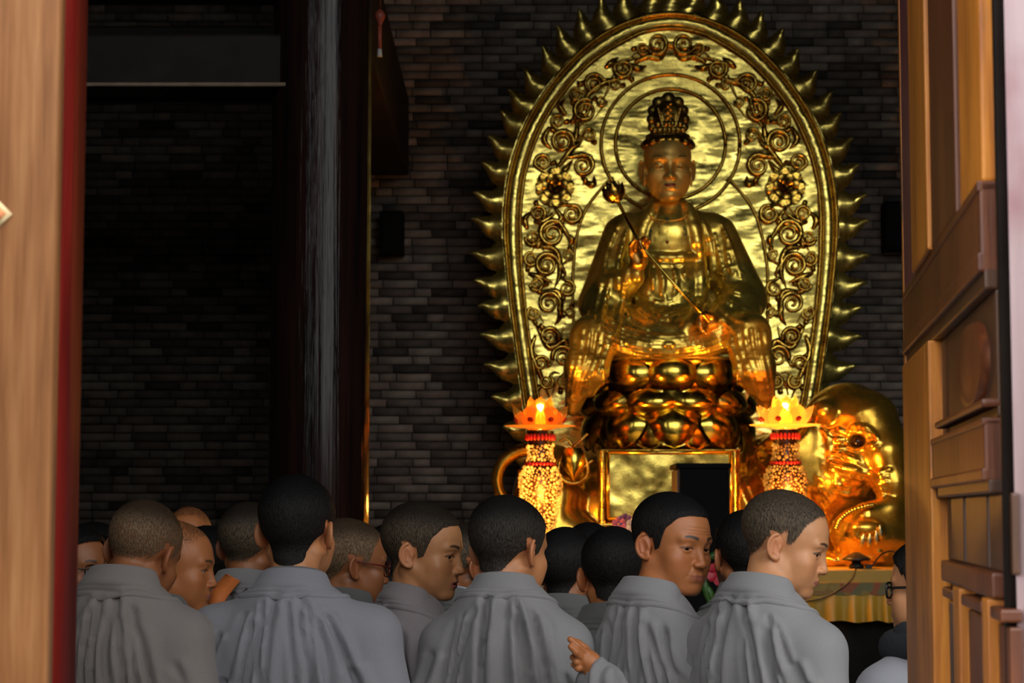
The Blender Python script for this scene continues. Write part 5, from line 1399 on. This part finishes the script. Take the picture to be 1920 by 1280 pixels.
        if inner:
            iv, iq = collar_vq([(.080, .0), (.077, .045), (.0745, .054), (.072, .050), (.074, .0)], .09, 150)
            io = link('inner_collar', np_mesh('inner_collar', iv, iq), M[inner] if inner in M else ROBE[inner], p); io.matrix_local = cm
    p['_h'] = 0; del p['_h']
    PEOPLE.append((p, tf)); return p, tf, hb, Mh

SK1 = (.55, .225, .090); SK2 = (.34, .122, .045); SK3 = (.46, .160, .053); SKP = (.58, .26, .115)  # SK2 is darkened to stand for the weaker light on the rear rows
# front row, left to right
person(270, 938, 4.75, 'shaven monk bowing his head, warm grey robe, next to the left door jamb', yaw=22, pitch=20, roll=8, byaw=16, H=dict(skin=SK2, dens=.55, fade=.03, hair_t=.002, ear=.98, w=1.02, nape=.02), hair='hair_stubble', robe='warm_grey', B=dict(sw=.155, drop=.085, cs=1.0, fat=.92), seed=11, lean=.05, neckz=-.06)
person(559, 893, 4.72, 'tall monk with black cropped hair and blue-grey robe, seen squarely from behind', yaw=14, pitch=2, roll=0, byaw=6, H=dict(skin=SK1, dens=1., side=1., nape=-.006, hair_t=.007, fade=.008, whorl=(-.012, -.098, .080)), robe='blue_grey', B=dict(sw=.185, amp=1.1, drop=.075), seed=5, inner='dark_grey', scale=1.05, rh=.0075, neckz=-.012)
person(793, 941, 5.0, 'young nun in profile with parted lips and cropped black hair, mauve-grey robe', yaw=106, pitch=8, byaw=62, H=dict(eye=1.15, skin=(.60, .265, .110), open=.0034, hair_t=.004, gaze=(18, -3), fade=.012, dens=.95, jaw=.95, cheek=1.05, lip=(.38, .10, .09)), hair='hair_soft', robe='mauve_grey', B=dict(sw=.125, cs=.92, fat=.78, drop=.1), seed=21, neckz=-.015, lean=-.012, res=.0018, eyes=True)
person(953, 931, 4.78, 'monk with dark brown cropped hair turned half right, wide grey robe hiding the vase foot', yaw=38, pitch=9, byaw=10, H=dict(skin=SK1, hair_t=.005, nape=.0, w=1.02, ear=.95, side=.95), hair='hair_brown', robe='grey', B=dict(amp=1.2, sw=.145, fat=.84, drop=.10, cs=.86), seed=33, rh=.0075, scale=1.02, lean=.0, neckz=-.045)
HB = dict(amp=1.1, sw=.125, fat=.80, drop=.10)
P6 = person
def lefthand():
    Yh = 4.52; q = lambda x, y, d=0.: pt(x, y, Yh - d)
    fr = .0085; S = Yh / FPX
    fin = [[q(1098, 1224, .01), q(1082, 1210, .03), q(1069, 1198, .035)], [q(1094, 1236, .012), q(1080, 1222, .035), q(1070, 1212, .04)],
           [q(1096, 1244, .0), q(1081, 1240, .02), q(1074, 1232, .0), q(1078, 1228, -.015)], [q(1098, 1252, -.005), q(1084, 1252, .015), q(1076, 1246, .0), q(1080, 1240, -.015)]]
    th = [q(1096, 1216, -.01), q(1084, 1206, -.005), q(1070, 1199, .01)]
    v, h = hand_field(.0024, q(1122, 1272), q(1106, 1242), 0, fin, th, .026, fr)
    F = Field(np.minimum(q(1122, 1272), q(1150, 1330)) - .05, np.maximum(q(1122, 1272), q(1150, 1330)) + .05, .004)
    F.add(cone(q(1118, 1266), q(1150, 1330), .024, .032), .01)
    a, b = F.mesh(); return [(v, h), (a, b)]
HB['hands'] = lefthand(); HB['armL'] = [pt(1178, 1420, 4.66), pt(1128, 1282, 4.53)]
person(1259, 924, 4.76, 'older woman looking back over her shoulder with a furrowed brow, grey robe, pinching a sleeve', yaw=139, pitch=6, roll=-4, byaw=48, H=dict(skin=SK3, fold=.0011, wrinkle=(.032, .039, .046), jaw=1.04, eye=.74, gaze=(14, -6), hair_t=.005, dens=1., fade=.012, bag=.0014, browz=.001, w=1.0, lip=(.40, .125, .07), brow=1.), hair='hair_black', robe='grey', B=HB, seed=44, res=.0018, eyes=True, rh=.0075, lean=.03, neckz=-.016)
person(1470, 920, 4.55, 'nun leaning forward in profile with shaved temples, dark grey robe before the elephant', yaw=103, pitch=17, byaw=44, H=dict(skin=SKP, hair_t=.0028, fade=.045, dens=.82, topk=.45, gaze=(24, 0), jaw=.94, w=.98, eye=1.3, cheek=1.05), hair='hair_soft', robe='grey', B=dict(amp=1.1, sw=.145, drop=.09, fat=.85), seed=57, res=.0018, eyes=True, lean=.045, rh=.0075, neckz=-.022, scale=.97)
# a boy-sized figure at the right door with glasses and a dark scarf
g = person(1742, 1012, 4.45, 'person in black glasses and thick dark scarf half hidden by the right door', yaw=-58, pitch=0, byaw=-30, H=dict(skin=SKP, hair_t=.012, fade=.008, hl=-.012, ear=.9), hair='hair_black', robe='blue_grey', B=dict(sw=.15, fat=.9, drop=.085), seed=61, scale=.88, collar=False, eyes=True, neckz=-.012)
# middle rows
mid = [
 (1064, 988, 5.6, 'dark haired head directly right of the glowing vase, mostly hidden', dict(yaw=30, H=dict(skin=SK2), robe='dark_grey', seed=71)),
 (1102, 979, 6.05, 'person with black hair and dark robe between the vase and the black haired monk', dict(yaw=-12, H=dict(skin=SK2), robe='dark_grey', seed=72, B=dict(sw=.19))),
 (1150, 992, 5.15, 'black haired monk bent forward in front of the altar flowers, grey robe', dict(yaw=8, pitch=14, H=dict(skin=SK3, nape=-.01, hair_t=.008), robe='dark_grey', seed=73, lean=.03)),
 (1396, 958, 5.45, 'black haired person close behind the leaning nun', dict(yaw=-8, H=dict(skin=SK2, nape=-.01, hair_t=.007), robe='dark_grey', seed=74)),
 (470, 941, 5.55, 'monk with shaved temples behind the tall monk, grey robe and orange strap', dict(yaw=22, pitch=6, H=dict(skin=SK2, dens=.8, fade=.05, hair_t=.003), hair='hair_soft', robe='grey', seed=75, B=dict(sw=.185))),
 (656, 971, 5.35, 'monk in dark red glasses facing right, seen between the tall monk and the young nun', dict(yaw=66, pitch=6, H=dict(skin=SK2, dens=.62, fade=.03, hair_t=.002), hair='hair_stubble', robe='dark_grey', seed=76, eyes=True, byaw=20)),
 (733, 982, 6.3, 'dim dark head behind the young nun\'s nape', dict(yaw=20, H=dict(skin=SK2), robe='dark_grey', seed=77)),
 (872, 979, 5.8, 'cropped head with a visible ear between the young nun and the half-turned monk', dict(yaw=62, byaw=45, H=dict(skin=SK2, dens=.85), hair='hair_soft', robe='dark_grey', seed=78, inner='white_shirt')),
 (330, 974, 5.22, 'round faced monk in profile behind the bowed shaven monk', dict(yaw=92, byaw=40, pitch=6, H=dict(skin=SK3, dens=.3, hair_t=.0015, fade=.03, w=1.05), hair='hair_stubble', robe='dark_grey', seed=79, eyes=True)),
 (354, 948, 6.75, 'monk facing the door, only his forehead and brows showing over black hair', dict(yaw=176, byaw=150, H=dict(skin=SK3, dens=.3, hair_t=.0015, fade=.03), hair='hair_stubble', robe='dark_grey', seed=80, eyes=True)),
 (386, 988, 5.9, 'black haired head in front of the monk who faces the door', dict(yaw=-14, H=dict(skin=SK2, nape=-.015, hair_t=.008), robe='grey', seed=81)),
 (139, 985, 5.6, 'bespectacled face in shadow at the edge of the red door jamb', dict(yaw=120, byaw=80, H=dict(skin=SK2, hair_t=.012, nape=-.02), robe='dark_grey', seed=82, eyes=True)),
 (172, 982, 6.5, 'dim dark head far back beside the red door jamb', dict(yaw=-150, byaw=-120, H=dict(skin=SK2, hair_t=.01), robe='dark_grey', seed=83, eyes=True)),
 (196, 1004, 6.0, 'person in blue behind the bowed shaven monk\'s left ear', dict(yaw=10, H=dict(skin=SK2), robe='blue', seed=84)),
 (434, 1000, 6.3, 'person in blue-grey behind the monk with the orange strap', dict(yaw=5, H=dict(skin=SK2), robe='blue', seed=85)),
]
G = {}
for cx, cr, Y, lab, kw in mid:
    kw = dict(kw); kw.setdefault('res', .0034); kw.setdefault('B', {}); kw['B'] = dict(dict(sw=.145, fat=.84, drop=.09), **kw['B']); kw.setdefault('rh', .012); G[lab[:12]] = person(cx, cr, Y, lab, **kw)
# glasses
M['black_frame'] = plain('black_plastic', (.008, .008, .009), .25); M['red_frame'] = plain('dark_red_metal', (.12, .01, .008), .25)
def lens_mat():
    m, nt, b = nodes('spectacle_lens'); b.inputs['Transmission Weight'].default_value = 1.; b.inputs['Roughness'].default_value = .02; b.inputs['IOR'].default_value = 1.15; b.inputs['Base Color'].default_value = (.95, .97, 1, 1); return m
M['lens'] = lens_mat()
def glasses(P, mat, w=.0235, hgt=.019, r=.0018):
    p, tf, hb, Mh = P; e = empty('glasses', (0, 0, 0)); e.parent = p
    T = lambda a: tf(np.array(a, float))
    for s in (-1, 1):
        th = np.linspace(0, 2 * PI, 29); c = np.stack([s * .033 + w * np.sign(np.cos(th)) * np.abs(np.cos(th)) ** .6, .098 - .18 * np.abs(s * .033 + w * np.cos(th)) ** 1.3, -.006 + hgt * np.sign(np.sin(th)) * np.abs(np.sin(th)) ** .6], 1)
        link('rim', quads_me('rim', *tube_vq(T(c), r, 8)), mat, e)
        V = np.vstack([T(c[:-1]), T(c[:-1]).mean(0)[None]]); k = np.arange(28); V2 = np.vstack([V, V + (T([[0, .0015, 0]]) - T([[0, 0, 0]]))])
        Q = np.vstack([np.stack([k, (k + 1) % 28, np.full(28, 28), np.full(28, 28)], 1), np.stack([(k + 1) % 28 + 29, k + 29, np.full(28, 57), np.full(28, 57)], 1), np.stack([(k + 1) % 28, k, k + 29, (k + 1) % 28 + 29], 1)])
        link('lens', quads_me('lens', V2, Q, False), M['lens'], e)
        link('temple', quads_me('temple', *tube_vq(T(spl([(s * .057, .089, .002), (s * .074, .070, .002), (s * .0805, .03, .004), (s * .0815, -.012, .006), (s * .079, -.026, -.01)], 16)), r * 1.15, 8)), mat, e)
    link('bridge', quads_me('bridge', *tube_vq(T(spl([(-.010, .099, .0), (0, .1025, .003), (.010, .099, .0)], 7)), r, 8)), mat, e)
glasses(g, M['black_frame'], r=.0026); glasses(G['monk in dark'], M['red_frame']); glasses(G['bespectacled'], M['black_frame'])
# the dark scarf: two thick uneven rolls round the neck
sc, tfs, hb, Mh = g
for z, r0, rr_, ph_ in ((-.118, .092, .034, 0), (-.152, .112, .036, 1.2)):
    a = np.linspace(0, 2 * PI, 40); c = np.stack([r0 * np.cos(a), r0 * .9 * np.sin(a) - .03, z * .88 - .012 * np.sin(a + ph_)], 1) + np.array((hb[0], hb[1] - .02, hb[2]))
    link('scarf', quads_me('scarf', *tube_vq(c, rr_ * (1 + .14 * np.sin(5 * a + ph_)), 14, (0, 0, 1))), M['scarf'], sc)
# orange strap over the shoulder of the monk behind
p, tf, hb, Mh = G['monk with sh']
_a = [np.array(p.matrix_basis.inverted() @ Vector(pt(x, y, 5.40 + d))) for x, y, d in ((438, 1082, .02), (424, 1098, -.02), (408, 1120, -.05), (396, 1150, -.05), (388, 1190, -.03))]
V, Q = [], []
for k, c in enumerate(spl(_a, 14)):
    for sx, dy in ((-.020, 0), (.020, 0), (.020, .006), (-.020, .006)): V.append(c + np.array((sx * (1 + .1 * k / 14), -dy, sx * -.5)))
i = np.arange(13)[:, None] * 4; j = np.arange(4)[None, :]; j2 = (j + 1) % 4
link('orange_strap', np_mesh('orange_strap', np.array(V), np.stack([i + j, i + 4 + j, i + 4 + j2, i + j2], -1).reshape(-1, 4)), M['orange_cloth'], p)
